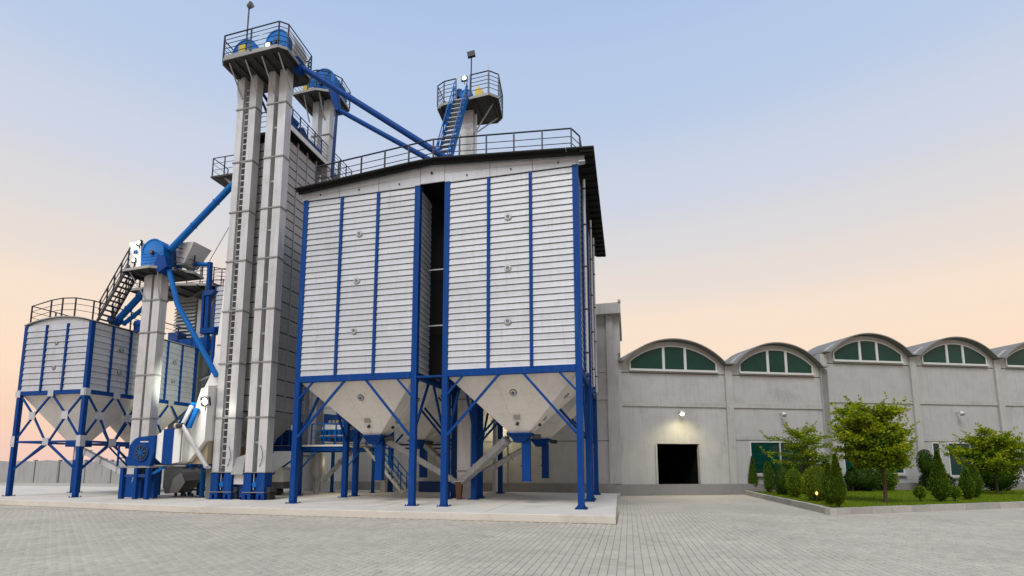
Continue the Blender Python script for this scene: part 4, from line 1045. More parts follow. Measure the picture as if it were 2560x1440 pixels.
    for z in (2.72,):
        obj('cross_beam', MB().bar((X0,Y0+h,z),(X0,Y1-h,z),0.09,0.09),'royal_blue',b); obj('cross_beam', MB().bar((X0+h,Y1,z),(X1-h,Y1,z),0.09,0.09),'royal_blue',b)
    obj('brace', MB().bar((X0,Y0+h,1.5),(X0,ym,2.7),0.08,0.06),'royal_blue',b); obj('brace', MB().bar((X0,Y1-h,1.5),(X0,ym,2.7),0.08,0.06),'royal_blue',b)
    return b
SX0, SX1 = -28.0, -24.05
sA = small_bin('small corrugated bin on X braced blue legs at the far left', SX0, SX1, 18.25, 21.10, True)
sB = small_bin('small corrugated bin behind the first, seen right of the short elevator', SX0, SX1, 21.32, 24.17, False)
for z in (7.35, 6.15): porthole(sA, (-26.02,18.2,z), (0,-1,0), 0.10, 'machine_grey')
for y, z in ((19.68,7.2),(19.68,6.1)): porthole(sA, (SX1+0.1,y,z), (1,0,0), 0.10, 'machine_grey')
for y, z in ((22.75,7.2),(22.75,6.15)): porthole(sB, (SX1+0.1,y,z), (1,0,0), 0.10, 'machine_grey')
lr = thing('roof_railing', 'dark railing round the roof of the far left small bin', 'railing', (-26,18.2,8.3))
railing(lr, [(-24.2,24.0,8.34),(-24.15,18.3,8.34),(-25.2,18.25,8.55),(-26.0,18.25,8.6),(-26.7,18.25,8.55),(-27.9,18.25,8.34),(-27.95,21.5,8.34)], h=0.95, mids=(0.4,0.7), step=1.0, r=0.024)
stair('dark steel stair from the small bin roof up to the short elevator head', (-24.05,18.75,8.35), (-22.35,18.65,10.9), 0.6, 12, mat_tread='dark_rail', mat_side='dark_rail', side=(0,1,0))
# short elevator
e3 = thing('bucket_elevator', 'short grey bucket elevator with blue head between the small bins and the dryer', 'bucket elevator', (-21.5,19.0,ZP))
casing(e3, -21.98,-21.52,18.85,19.25,1.2,10.55); casing(e3, -21.38,-20.98,18.85,19.25,1.2,10.55)
for z in (3.75,5.75,7.75,9.3): collar_pair(e3,-21.98,-20.98,18.85,19.25,z)
obj('boot_box', MB().box(-22.05,-20.9,18.8,19.35,ZP,1.19), 'royal_blue', e3)
obj('gap_cover', MB().box(-21.518,-21.382,19.0,19.04,1.3,10.5), 'machine_grey', e3)
Z3 = 10.66
P3 = [(-22.6,18.25),(-20.95,18.15),(-20.2,18.6),(-19.6,19.3),(-19.75,20.0),(-22.5,20.0),(-22.85,19.6),(-22.85,18.5)]
plate(e3, P3, Z3, 0.1, ribs=5)
railing(e3, [(x,y,Z3+0.02) for x,y in [(-20.2,18.65),(-19.65,19.3),(-19.8,19.95),(-22.45,19.95),(-22.8,19.6)]], h=1.0, mids=(0.3,0.55,0.8), step=0.9, r=0.022)
for x in (-22.3,-20.7): obj('bracket', MB().bar((x,18.35,Z3-0.1),(x+0.5 if x < -22 else x-0.3,18.84,Z3-1.3),0.05,0.04), 'galvanised_dull', e3)
hood(e3, -21.05, 18.35, 19.4, Z3+0.01, 0.62, Z3+0.75, 0.62)
def flare(x0, x1, t0, t1, y0, y1, z0, z1, material='white_paint', name='feed_hopper'):
    return obj(name, MB().loft([[(x0,y0,z0),(x1,y0,z0),(x1,y1,z0),(x0,y1,z0)],[(t0,y0-0.15,z1),(t1,y0-0.1,z1),(t1,y1+0.15,z1),(t0,y1+0.15,z1)]]), material, e3)
flare(-21.9,-21.68,-22.3,-21.68,18.35,19.3,Z3+0.1,Z3+1.25)
flare(-20.35,-19.95,-20.3,-19.35,19.0,19.8,Z3+0.3,Z3+1.3,'galvanised')
for i in range(2): obj('stencil_mark', MB().box(-22.02+i*0.12,-21.93+i*0.12,18.225,18.232,Z3+0.68,Z3+0.86), 'royal_blue', e3)
obj('outlet_throat', MB().prism([(-20.7,18.3,Z3+0.6),(-20.3,18.3,Z3+0.45),(-20.15,18.3,Z3-0.05),(-20.6,18.3,Z3-0.3),(-20.9,18.3,Z3+0.0)], (0,0.5,0)), 'royal_blue', e3)
floodlight('lit floodlight on top of the short elevator head', (-21.75,18.2,Z3+1.2), (-0.1,-1,0.05), 0.26, energy=12)
floodlight('lower lit floodlight on the short elevator platform', (-22.05,18.28,Z3+0.42), (-0.1,-1,0.0), 0.24, energy=12)
# pipes round the short elevator
pipe('thick blue pipe slanting from the short elevator head up to the dryer', [(-20.35,18.6,Z3+0.85),(-17.5,19.3,15.05)], 0.145, 'azure_blue')
pipe('grey pipe running beside the thick blue pipe', [(-20.55,18.75,Z3+1.05),(-17.65,19.45,15.15)], 0.09, 'galvanised')
pipe('blue pipe dropping from the short elevator head toward the tall elevators', [(-20.25,18.55,Z3-0.15),(-19.7,18.6,8.9),(-17.85,19.2,5.6)], 0.115, 'azure_blue')
pipe('blue pipe from the short elevator down onto the small bin roof', [(-22.2,19.4,10.3),(-24.1,19.45,8.65)], 0.15, 'azure_blue')
pipe('thinner blue pipe under the first one, onto the small bin roof', [(-22.15,19.6,9.6),(-23.9,19.6,8.5)], 0.10, 'azure_blue')
gb = thing('distributor_valve', 'blue valve box on the small bin roof at the foot of the pipes', 'valve', (-24.3,19.5,8.3))
obj('valve_body', MB().tube([(-24.5,19.45,8.72),(-23.95,19.45,8.62)],0.2,14), 'royal_blue', gb, smooth=True)
obj('valve_foot', MB().box(-24.4,-24.12,19.3,19.62,8.32,8.58), 'azure_blue', gb)
gb2 = thing('distributor_valve', 'second blue valve box on the small bin roof beside the short elevator', 'valve', (-23.6,20.5,8.3))
obj('valve_body', MB().tube([(-24.2,20.6,8.75),(-23.6,20.6,8.72)],0.24,14), 'royal_blue', gb2, smooth=True)
obj('valve_foot', MB().box(-24.2,-23.7,20.4,20.8,8.32,8.6), 'royal_blue', gb2)
cd_ = thing('conduit_frame', 'square blue pipe frame standing between the short elevator and the white duct', 'pipe', (-18.95,19.5,6.5))
obj('top_pipe', MB().tube([(-20.4,19.5,11.2),(-19.0,19.5,11.05)],0.10,12), 'azure_blue', cd_, smooth=True)
obj('down_pipe', MB().bar((-18.95,19.5,11.15),(-18.85,19.55,6.7),0.17), 'royal_blue', cd_)
obj('inner_pipe', MB().bar((-19.12,19.45,9.7),(-19.08,19.45,7.75),0.11), 'royal_blue', cd_)
obj('lower_box', MB().box(-19.15,-18.35,19.4,19.7,7.7,7.95), 'royal_blue', cd_)
obj('upper_box', MB().prism([(-19.1,19.4,9.75),(-18.5,19.4,9.75),(-18.65,19.4,9.55),(-19.05,19.4,9.5)],(0,0.25,0)), 'rail_blue', cd_)
stay = thing('stay_wire', 'thin grey stay wire from the blue pipe frame up to the tall elevator', 'wire', (-18.95,19.5,11.2))
obj('wire', MB().tube([(-18.95,19.45,11.2),(-17.4,19.2,13.2)],0.018,5), 'galvanised_dull', stay)
obj('wire_tail', MB().tube([(-19.0,19.5,11.1),(-19.5,19.9,10.2),(-20.0,20.4,9.9)],0.015,5), 'galvanised_dull', stay)

# slim ribbed bin and louvred tower at the back left
lt = thing('louvred_tower', 'dark grey louvred cooler tower behind the short elevator', 'cooler', (-25.2,25,4))
for face in range(2):
    for i in range(13):
        z = 8.7+i*0.22
        if face == 0: obj('louvre_blade', MB().prism([(-26.4,24.75,z),(-24.9,24.75,z),(-24.9,24.88,z+0.19),(-26.4,24.88,z+0.19)],(0,0.03,0)), 'galvanised_dull', lt)
obj('tower_core', MB().box(-26.38,-24.92,24.92,26.3,0.3,11.7), 'machine_grey', lt)
obj('side_duct', MB().box(-24.85,-24.5,24.9,25.4,5,11.9), 'galvanised_dull', lt)
obj('side_duct', MB().box(-24.45,-24.2,24.9,25.3,5,11.9), 'machine_grey', lt)
obj('service_box', MB().box(-25.6,-23.4,24.0,24.8,8.3,8.85), 'royal_blue', lt)
obj('service_riser', MB().box(-25.9,-25.2,24.0,24.6,8.86,9.3), 'rail_blue', lt)
PB = [(-28.9,23.8),(-25.4,23.6),(-23.2,24.2),(-22.6,25.0),(-23.4,26.0),(-28.9,26.0)]
plate(lt, PB, 12.1, 0.12, ribs=6)
railing(lt, [(x,y,12.1) for x,y in PB], h=1.0, mids=(0.3,0.55,0.8), step=0.8, r=0.02, closed=True)
obj('bracket', MB().bar((-23.1,24.6,12.0),(-24.2,25.0,10.6),0.05), 'galvanised_dull', lt)
obj('deck_shell', MB().prism([(-24.6,24.3,11.6),(-23.8,24.3,11.95),(-22.9,24.3,11.6),(-22.9,24.3,11.5),(-23.8,24.3,11.8),(-24.6,24.3,11.45)],(0,1.5,0)), 'plate_steel', lt)
sc = thing('slim_bin', 'slim pale ribbed bin with blue posts partly hidden by the white duct', 'grain bin', (-21.9,24.3,0.2))
clad(sc, -22.9,-21.2,'x+',24.2,9.5,11.9,9,2,mw=0.08)
for x in (-22.98,-21.12): column(sc, x, 24.3, 0.14, ZP, 12.0)
obj('bin_shell', MB().box(-22.9,-21.2,24.24,25.8,9.4,11.9), 'galvanised_dull', sc)
obj('bin_beam', MB().box(-22.9,-21.2,24.1,24.23,9.3,9.49), 'royal_blue', sc)
railing(sc, [(-23.2,24.2,11.95),(-21.0,24.2,11.95),(-21.0,25.8,11.95)], h=1.0, mids=(0.3,0.55,0.8), step=0.6, r=0.02)
gy = thing('gantry_bar', 'two thin grey gantry bars crossing behind the blue pipes', 'steel tie', (-22,24.6,8))
obj('bar', MB().bar((-24.2,24.6,9.1),(-21.5,24.4,9.2),0.08), 'galvanised_dull', gy)
obj('bar', MB().bar((-24.0,24.6,6.5),(-19.2,21.0,6.2),0.10), 'galvanised_dull', gy)

# ================================================================== FAN AND DUCT
fan = thing('centrifugal_fan', 'blue centrifugal fan on a blue steel stand in front of the short elevator', 'fan', (-20.1,18.2,ZP))
FX, FY, FZ = -20.05, 17.75, 2.18
n = 20
hs = [(FX-0.68,FY,1.62)] + [(FX-0.05+ (0.62)*math.cos(a), FY, FZ+0.05+0.62*math.sin(a)) for a in [math.pi - i*math.pi*0.5/8 for i in range(9)]] + [(FX+0.66,FY,FZ+0.72),(FX+0.66,FY,FZ+0.05),(FX+0.5,FY,1.62)]
obj('scroll_housing', MB().prism(hs, (0,0.75,0)), 'royal_blue', fan, smooth=True)
obj('inlet_ring', MB().tube([(FX+0.05,FY-0.06,FZ),(FX+0.05,FY-0.003,FZ)],0.36,24), 'rail_blue', fan, smooth=True)
obj('inlet_dark', MB().tube([(FX+0.05,FY-0.075,FZ),(FX+0.05,FY-0.062,FZ)],0.30,24), 'black_steel', fan)
for k in range(4):
    a = k*math.pi/4+0.2; obj('inlet_guard', MB().bar((FX+0.05-0.3*math.cos(a),FY-0.085-k*0.004,FZ-0.3*math.sin(a)),(FX+0.05+0.3*math.cos(a),FY-0.085-k*0.004,FZ+0.3*math.sin(a)),0.03,0.012,up=(0,1,0)), 'azure_blue', fan)
obj('makers_plate', MB().box(FX-0.08,FX+0.34,FY-0.01,FY-0.002,FZ+0.43,FZ+0.48), 'frame_white', fan)
obj('fan_motor', MB().tube([(FX-0.72,FY+0.1,1.85),(FX-0.72,FY+0.55,1.85)],0.2,14), 'royal_blue', fan, smooth=True)
obj('stand_deck', MB().box(FX-1.15,FX+0.62,FY-0.12,FY+0.85,1.54,1.60), 'plate_edge', fan)
for x in (FX-0.82, FX-0.1, FX+0.5):
    obj('stand_leg', MB().box(x-0.08,x+0.08,FY-0.1,FY+0.06,ZP+0.02,1.535), 'royal_blue', fan)
for x in (FX-0.5, FX+0.2): obj('stand_leg', MB().box(x-0.09,x+0.09,FY+0.5,FY+0.7,ZP+0.02,1.535), 'royal_blue', fan)
obj('stand_rail', MB().box(FX-0.72,FX+0.42,FY-0.05,FY+0.0,1.15,1.27), 'rail_blue', fan)
obj('vibration_mount', MB().box(FX-0.35,FX+0.1,FY+0.1,FY+0.5,1.05,1.5), 'motor_dark', fan)
obj('stand_brace', MB().bar((FX+0.6,FY+0.1,1.3),(FX+1.5,FY+0.6,2.0),0.1), 'azure_blue', fan)
railing(fan, [(FX-1.1,FY+0.8,1.6),(FX-1.1,FY-0.08,1.6)], h=0.9, mids=(0.4,), step=0.8, r=0.03, material='royal_blue')
du = thing('transition_duct', 'white swelling air duct with a blue band right of the blue fan', 'air duct', (-18.7,18.3,1.6))
def ring_(x, y0, y1, z0, z1): return [(x,y0,z0),(x,y1,z0),(x,y1,z1),(x,y0,z1)]
r_ = [ring_(FX+0.665,17.85,18.4,1.95,2.88), ring_(-19.0,17.8,18.9,1.72,3.14)]
obj('duct_inlet', MB().loft(r_), 'white_paint', du)
obj('blue_band', MB().loft([ring_(-18.998,17.78,18.92,1.70,3.16), ring_(-18.48,17.78,18.92,1.70,3.16)]), 'royal_blue', du)
obj('duct_outlet', MB().loft([ring_(-18.478,17.8,18.9,1.72,3.14), ring_(-18.12,17.92,19.0,1.80,3.2)]), 'white_paint', du)
obj('duct_throat', MB().prism([(x,18.25,z) for x,z in ((-18.118,1.80),(-17.75,2.2),(-17.36,2.7),(-17.36,5.0),(-17.72,4.9),(-18.0,3.9),(-18.118,3.2))], (0,1.2,0)), 'white_paint', du)
obj('throat_skirt', MB().prism([(x,18.45,z) for x,z in ((-18.6,1.70),(-18.1,1.76),(-17.75,2.15),(-17.36,2.65),(-17.36,1.70))], (0,0.95,0)), 'tan_paint', du)
obj('duct_seam', MB().box(-18.17,-18.15,17.85,17.93,1.78,3.1), 'galvanised_dull', du)
obj('support_bar', MB().box(-19.9,-17.9,17.9,17.96,1.60,1.66), 'plate_edge', du)
pipe('pale blue strut pipe leaning down to the foot of the ladder elevator', [(-18.05,17.75,3.3),(-16.95,18.05,1.55)], 0.085, 'galvanised', flanges=(0.97,), name='strut_pipe')
pipe('short pale strut pipe above the swelling duct', [(-18.1,17.8,3.3),(-17.95,18.05,4.15)], 0.085, 'galvanised', flanges=(0.9,), name='strut_pipe')
pipe('short blue pipe beside the pale strut above the swelling duct', [(-17.9,17.95,3.2),(-17.7,18.1,4.05)], 0.10, 'azure_blue', flanges=(0.9,), name='strut_pipe')
el = thing('pipe_joint', 'dark joint where the pale strut pipes meet above the duct', 'pipe joint', (-18.1,17.7,3.3))
obj('joint_body', MB().tube([(-18.25,17.72,3.28),(-17.98,17.72,3.3)],0.1,12), 'motor_dark', el, smooth=True)
obj('joint_flange', MB().tube([(-18.32,17.72,3.27),(-18.26,17.72,3.275)],0.13,12), 'frame_white', el, smooth=True)
# blue shell and beams under the second small bin
us = thing('screw_conveyor', 'blue inclined conveyor trough under the second small bin', 'conveyor', (-19.8,20.2,1.5))
obj('trough', MB().bar((-22.6,21.4,2.2),(-19.2,19.6,4.2),0.4,0.5), 'royal_blue', us)
obj('trough_lid', MB().bar((-22.6,21.4,2.46),(-19.2,19.6,4.46),0.46,0.04), 'azure_blue', us)
for x in (-22.0,-20.2): obj('support_leg', MB().box(x-0.06,x+0.06,20.5,20.62,ZP,2.3), 'royal_blue', us)
# grain cleaner standing low under the duct
cl = thing('grain_cleaner', 'grey rounded grain cleaner on small feet under the white duct', 'cleaner', (-19.3,19.9,ZP))
obj('hood_shell', MB().prism([(-20.6,19.6,0.35),(-20.75,19.6,0.7),(-20.45,19.6,1.2),(-19.9,19.6,1.5),(-19.2,19.6,1.45),(-18.7,19.6,1.25),(-18.7,19.6,1.0),(-19.6,19.6,0.95),(-20.0,19.6,0.4)], (0,0.9,0)), 'machine_grey', cl, smooth=True)
obj('side_cheek', MB().prism([(-20.3,19.55,0.4),(-20.15,19.55,1.05),(-19.75,19.55,1.3),(-19.5,19.55,0.9),(-19.85,19.55,0.4)], (0,0.045,0)), 'galvanised_dull', cl)
for x in (-20.2,-19.7,-19.3): obj('foot', MB().tube([(x,19.8,ZP),(x,19.8,0.38)],0.06,8), 'motor_dark', cl)
obj('frame', MB().box(-19.5,-18.5,19.7,20.4,0.5,0.56), 'black_steel', cl)
cf = thing('conveyor_frame', 'blue machine frame with motors under the white duct', 'steel frame', (-18.7,20.2,ZP))
for x, y in ((-20.6,20.6),(-18.5,19.5),(-18.5,20.8),(-20.0,20.9),(-17.6,20.9)): obj('post', MB().box(x-0.07,x+0.07,y-0.07,y+0.07,ZP,1.75), 'azure_blue' if y < 20 else 'royal_blue', cf)
obj('top_beam', MB().box(-20.6,-17.5,20.55,20.65,1.62,1.74), 'royal_blue', cf)
obj('mid_beam', MB().box(-19.6,-18.4,19.44,19.5,1.36,1.42), 'plate_edge', cf)
for x, z in ((-19.9,1.85),(-19.4,1.7),(-18.9,1.9),(-18.4,1.65)):
    obj('drive_motor', MB().tube([(x,19.9,z),(x+0.28,19.9,z)],0.13,12), 'royal_blue', cf, smooth=True)
    obj('gear_hub', MB().tube([(x+0.1,19.72,z-0.25),(x+0.1,19.78,z-0.25)],0.12,12), 'motor_dark', cf, smooth=True)
obj('inclined_pipe', MB().tube([(-19.9,21.0,0.4),(-18.4,21.0,1.6)],0.07,8), 'galvanised_dull', cf, smooth=True)
obj('foot_box', MB().box(-17.75,-17.42,18.9,19.2,ZP,1.5), 'machine_grey', cf)
chute('pale chute under the far left bin running down to the fan stand', (-25.6,19.6,2.35), (-21.2,18.9,0.9), 0.26, 0.2, 'galvanised')
bx_ = thing('intake_hopper', 'small grey intake hopper between the two tall elevators near the ground', 'hopper', (-16.0,18.9,ZP))
obj('hopper_body', MB().box(-16.22,-15.72,18.75,19.2,0.85,1.25), 'galvanised', bx_)
obj('hopper_mouth', MB().loft([[(-16.26,18.6,1.26),(-15.68,18.6,1.26),(-15.68,19.2,1.26),(-16.26,19.2,1.26)],[(-16.3,18.85,1.95),(-15.7,18.75,2.1),(-15.7,19.25,2.1),(-16.3,19.25,1.95)]]), 'galvanised_dull', bx_)
obj('mount_leg', MB().box(-16.2,-15.75,18.9,19.1,0.3,0.84), 'rail_blue', bx_)
ub = thing('utility_box', 'pale low utility box on the yard beyond the far left bin', 'box', (-33.8,31,0))
obj('box_body', MB().box(-34.6,-33.4,30.6,31.2,-0.01,0.75), 'white_paint', ub)
obj('box_lid', MB().box(-34.65,-33.35,30.55,31.25,0.752,0.8), 'concrete_trim', ub)

# ================================================================== MEZZANINE AND CLEANING MACHINE BEHIND THE LEFT BIN
mz = thing('mezzanine', 'blue steel mezzanine with railing behind the front left bin', 'platform', (-15,23,ZP))
MZ = 2.55
MX0, MX1, MY0, MY1 = -17.6, -12.75, 21.85, 24.6
for y in (MY0, MY1): obj('deck_beam', MB().box(MX0,MX1,y-0.06,y+0.06,MZ-0.24,MZ), 'royal_blue', mz)
obj('white_kick_plate', MB().box(-15.3,MX1,MY0-0.1,MY0-0.064,MZ-0.03,MZ+0.05), 'white_paint', mz)
for i in range(10):
    x = MX0+(MX1-MX0)*i/10; obj('deck_plank', MB().box(x+0.005,x+(MX1-MX0)/10-0.005,MY0-0.06,MY1+0.06,MZ+0.002,MZ+0.045), 'plate_edge', mz)
for x in (-17.5,-15.2,-12.85):
    for y in (MY0,MY1): column(mz, x, y, 0.13, ZP, MZ-0.245)
    obj('knee_brace', MB().bar((x+0.05,MY0,1.5),(x+0.75,MY0,MZ-0.26),0.06), 'azure_blue', mz)
obj('cross_brace', MB().bar((-17.4,MY0+0.3,0.9),(-15.4,MY0+0.3,2.2),0.07), 'azure_blue', mz)
railing(mz, [(MX0,MY0,MZ+0.045),(-15.9,MY0,MZ+0.045)], h=1.05, mids=(0.2,0.4,0.6,0.8), step=0.45, r=0.026, material='azure_blue')
railing(mz, [(-14.7,MY0,MZ+0.045),(MX1,MY0,MZ+0.045)], h=1.0, mids=(0.35,0.68), step=0.6, r=0.026, material='azure_blue')
vm_ = thing('sieve_machine', 'blue sieve machine with pale hood on the mezzanine', 'machine', (-13.8,22.8,MZ))
obj('machine_body', MB().box(-14.55,-13.05,22.4,23.6,MZ+0.25,MZ+0.8), 'azure_blue', vm_)
for x in (-14.5,-13.85,-13.2): obj('machine_leg', MB().box(x,x+0.09,22.42,22.51,MZ+0.046,MZ+0.249), 'royal_blue', vm_)
obj('pale_hood', MB().prism([(-14.5,22.36,MZ+0.81),(-13.1,22.36,MZ+0.81),(-13.2,22.36,MZ+1.0),(-14.4,22.36,MZ+1.06)],(0,1.1,0)), 'white_paint', vm_)
obj('top_box', MB().prism([(-14.5,22.5,MZ+1.07),(-13.1,22.5,MZ+1.02),(-13.1,22.5,MZ+1.45),(-14.5,22.5,MZ+1.6)],(0,0.9,0)), 'rail_blue', vm_)
for i in range(5): obj('sight_port', MB().box(-14.2+i*0.2,-14.07+i*0.2,22.47,22.498,MZ+1.12,MZ+1.27), 'tan_paint', vm_)
for i in range(6): obj('side_rib', MB().box(-14.5+i*0.26,-14.44+i*0.26,22.35,22.398,MZ+0.28,MZ+0.78), 'royal_blue', vm_)
obj('sieve_rail', MB().box(-14.55,-13.05,22.33,22.348,MZ+0.48,MZ+0.54), 'galvanised', vm_)
obj('vibration_motor', MB().tube([(-13.9,22.25,MZ+0.4),(-13.6,22.25,MZ+0.4)],0.1,12), 'motor_dark', vm_, smooth=True)
vt = thing('fan_cowl', 'blue curved cowl standing on the mezzanine beside the tall elevators', 'machine', (-16.6,22.4,MZ))
obj('cowl', MB().prism([(-17.0,22.2,MZ+0.05),(-16.3,22.2,MZ+0.05),(-16.15,22.2,MZ+0.75),(-16.4,22.2,MZ+0.85),(-16.85,22.2,MZ+0.55)],(0,0.5,0)), 'royal_blue', vt)
obj('cowl_flange', MB().box(-17.05,-16.25,22.15,22.75,MZ+0.046,MZ+0.049), 'plate_edge', vt)
cyc = thing('cyclone_filter', 'grey upright cyclone cylinder under the mezzanine', 'cyclone', (-15.0,22.9,ZP))
obj('cylinder', MB().tube([(-15.0,22.9,2.2),(-15.0,22.9,1.25),(-15.0,22.9,1.0)],[0.36,0.36,0.24],20), 'galvanised_dull', cyc, smooth=True)
obj('stem', MB().tube([(-15.0,22.9,1.0),(-15.0,22.9,ZP)],0.14,14), 'galvanised_dull', cyc, smooth=True)
chute('pale chute slanting under the mezzanine to the cyclone foot', (-12.95,22.5,2.3), (-14.55,22.8,0.9), 0.2, 0.16, 'galvanised_dull')
ar = thing('air_blower', 'white rounded blower on a dark pump beneath the mezzanine', 'blower', (-16.3,22.0,ZP))
obj('blower_shell', MB().prism([(-16.75,21.6,0.85),(-15.95,21.6,0.85),(-15.95,21.6,1.4),(-16.1,21.6,1.55),(-16.3,21.6,1.5),(-16.42,21.6,1.2),(-16.75,21.6,1.1)],(0,0.6,0)), 'white_paint', ar, smooth=True)
obj('blower_base', MB().box(-16.78,-15.92,21.62,22.15,0.55,0.848), 'machine_grey', ar)
obj('pump', MB().tube([(-16.4,21.65,ZP+0.17),(-16.4,22.1,ZP+0.17)],0.16,12), 'motor_dark', ar, smooth=True)
pb = thing('grey_duct_column', 'grey rectangular duct column behind the blue leg of the front left bin', 'air duct', (-16.9,25.6,ZP))
obj('duct', MB().box(-17.7,-16.9,25.6,26.2,ZP,5.4), 'galvanised_dull', pb)
obj('duct_band', MB().box(-17.73,-16.87,25.57,26.23,2.1,2.2), 'machine_grey', pb)
stair('blue steel stair with pale stringers descending right of the mezzanine', (-11.3,25.2,ZP), (-13.2,24.6,2.6), 0.75, 12, mat_tread='white_paint', mat_side='white_paint', side=(0,1,0), mat_rail='azure_blue')
sl = thing('stair_post', 'pale square post propping the middle of the blue stair', 'post', (-12.4,25.3,ZP))
obj('post_shaft', MB().box(-12.75,-12.5,25.25,25.5,ZP,1.2), 'concrete_trim', sl); obj('post_cap', MB().box(-12.8,-12.45,25.2,25.55,1.202,1.26), 'concrete_trim', sl)
gp = thing('wall_pole', 'grey steel pole standing before the back wall between the right bin legs', 'pole', (-7.1,27.6,0.1))
obj('pole_shaft', MB().tube([(-7.1,27.6,0.1),(-7.1,27.6,4.4)],0.16,14), 'galvanised', gp, smooth=True); obj('pole_foot', MB().box(-7.35,-6.85,27.35,27.85,0.121,0.15), 'galvanised_dull', gp)
bb = thing('blue_trough', 'long low blue trough on the slab behind the big bin legs', 'trough', (-9.6,26.2,ZP))
obj('trough_body', MB().box(-10.9,-8.3,26.0,26.5,ZP+0.002,0.72), 'rail_blue', bb); obj('trough_rim', MB().box(-10.95,-8.25,25.95,26.55,0.722,0.77), 'royal_blue', bb)
pw = thing('pipe_bridge', 'thin dark pipe bridge crossing behind the big bin hoppers', 'pipe', (-9,24,2.6))
obj('pipe_run', MB().tube([(-13.4,26.2,2.75),(-7.7,26.2,2.72)],0.05,8), 'dark_rail', pw, smooth=True); obj('pipe_run', MB().tube([(-13.4,26.2,2.55),(-7.7,26.2,2.52)],0.04,8), 'dark_rail', pw, smooth=True)
for x in (-11.2,-9.0): obj('hanger', MB().bar((x,26.2,2.6),(x+0.7,26.2,3.6),0.03), 'dark_rail', pw)
floodlight('lit floodlight on the back wall between the rear bin legs', (-7.35,28.6,3.95), (0.1,-1,-0.25), 0.26, 'lamp_warm', energy=110, col=(1,0.86,0.5))
floodlight('lit work lamp under the mezzanine', (-14.0,24.0,2.15), (0.2,-0.6,-1), 0.16, 'lamp_warm', energy=30, col=(1,0.85,0.5))
floodlight('lit work lamp hung under the white duct by the cleaner', (-18.5,20.9,1.9), (0,-0.5,-1), 0.16, 'lamp_warm', energy=26, col=(1,0.85,0.5))
# ================================================================== GARDEN
GZ = 0.15
K0, K1, K2 = V((6.25,33.0,0)), V((6.55,19.85,0)), V((20.5,28.35,0))
kb = thing('garden_kerb', 'low stone kerb round the lawn', 'kerb', K1)
def kerb_run(a, b, w=0.2, h=0.21):
    L = (b-a).length; n = int(L/0.95); d = (b-a).normalized(); nrm = V((-d.y,d.x,0))
    for i in range(n):
        p = a + d*(L*i/n+0.006); q = a + d*(L*(i+1)/n-0.006); hz = h + random.uniform(-0.008,0.008); jj = nrm*random.uniform(-0.006,0.006)
        obj('kerb_stone', MB().prism([p+jj+V((0,0,-0.014)), q+jj+V((0,0,-0.014)), q+jj+nrm*w+V((0,0,-0.014)), p+jj+nrm*w+V((0,0,-0.014))], (0,0,hz+0.014)), 'kerb_stone', kb)
kerb_run(K0, K1); kerb_run(K1, K2)
lw = MB()
far = [(21.5,28.9),(27.5,40.5),(6.3,32.0)]
lp = [(6.47,32.2),(6.74,20.15),(20.4,28.5),(27,32.5),(27.5,40.9),(6.5,32.4)]
lw.prism([(x,y,-0.012) for x,y in lp], (0,0,GZ+0.012))
lawn = struct('lawn', lw, 'soil')
rg = random.Random(11)
gm_ = MB(); cnt = 0
def inside_lawn(x, y):
    if x < 6.75 - (y-20)*0.02: return False
    if y < 20.25 + (x-6.74)*0.612: return False
    return y < 32.3 + (x-6.5)*0.40
while cnt < 42000:
    y = 20 + 16*rg.random()**1.35; x = 6.5+19*rg.random()
    if not inside_lawn(x, y): continue
    a = rg.uniform(0, 6.28); h = rg.uniform(0.035, 0.085); w = rg.uniform(0.010, 0.02)
    dx, dy = math.cos(a)*w, math.sin(a)*w; lx_, ly_ = rg.uniform(-.03,.03), rg.uniform(-.03,.03)
    gm_.add([(x-dx,y-dy,GZ-0.002),(x+dx,y+dy,GZ-0.002),(x+lx_,y+ly_,GZ+h)], [(0,1,2)]); cnt += 1
go = obj('grass', gm_, 'grass', None, fix=False); tag(go, 'short green lawn grass inside the stone kerb', 'grass', kind='stuff')
tf = struct('turf', MB().prism([(x,y,GZ+0.001) for x,y in [(6.9,31.6),(6.98,20.6),(20.2,28.7),(26.5,32.6),(26.8,39.8)]], (0,0,0.022)), 'grass')

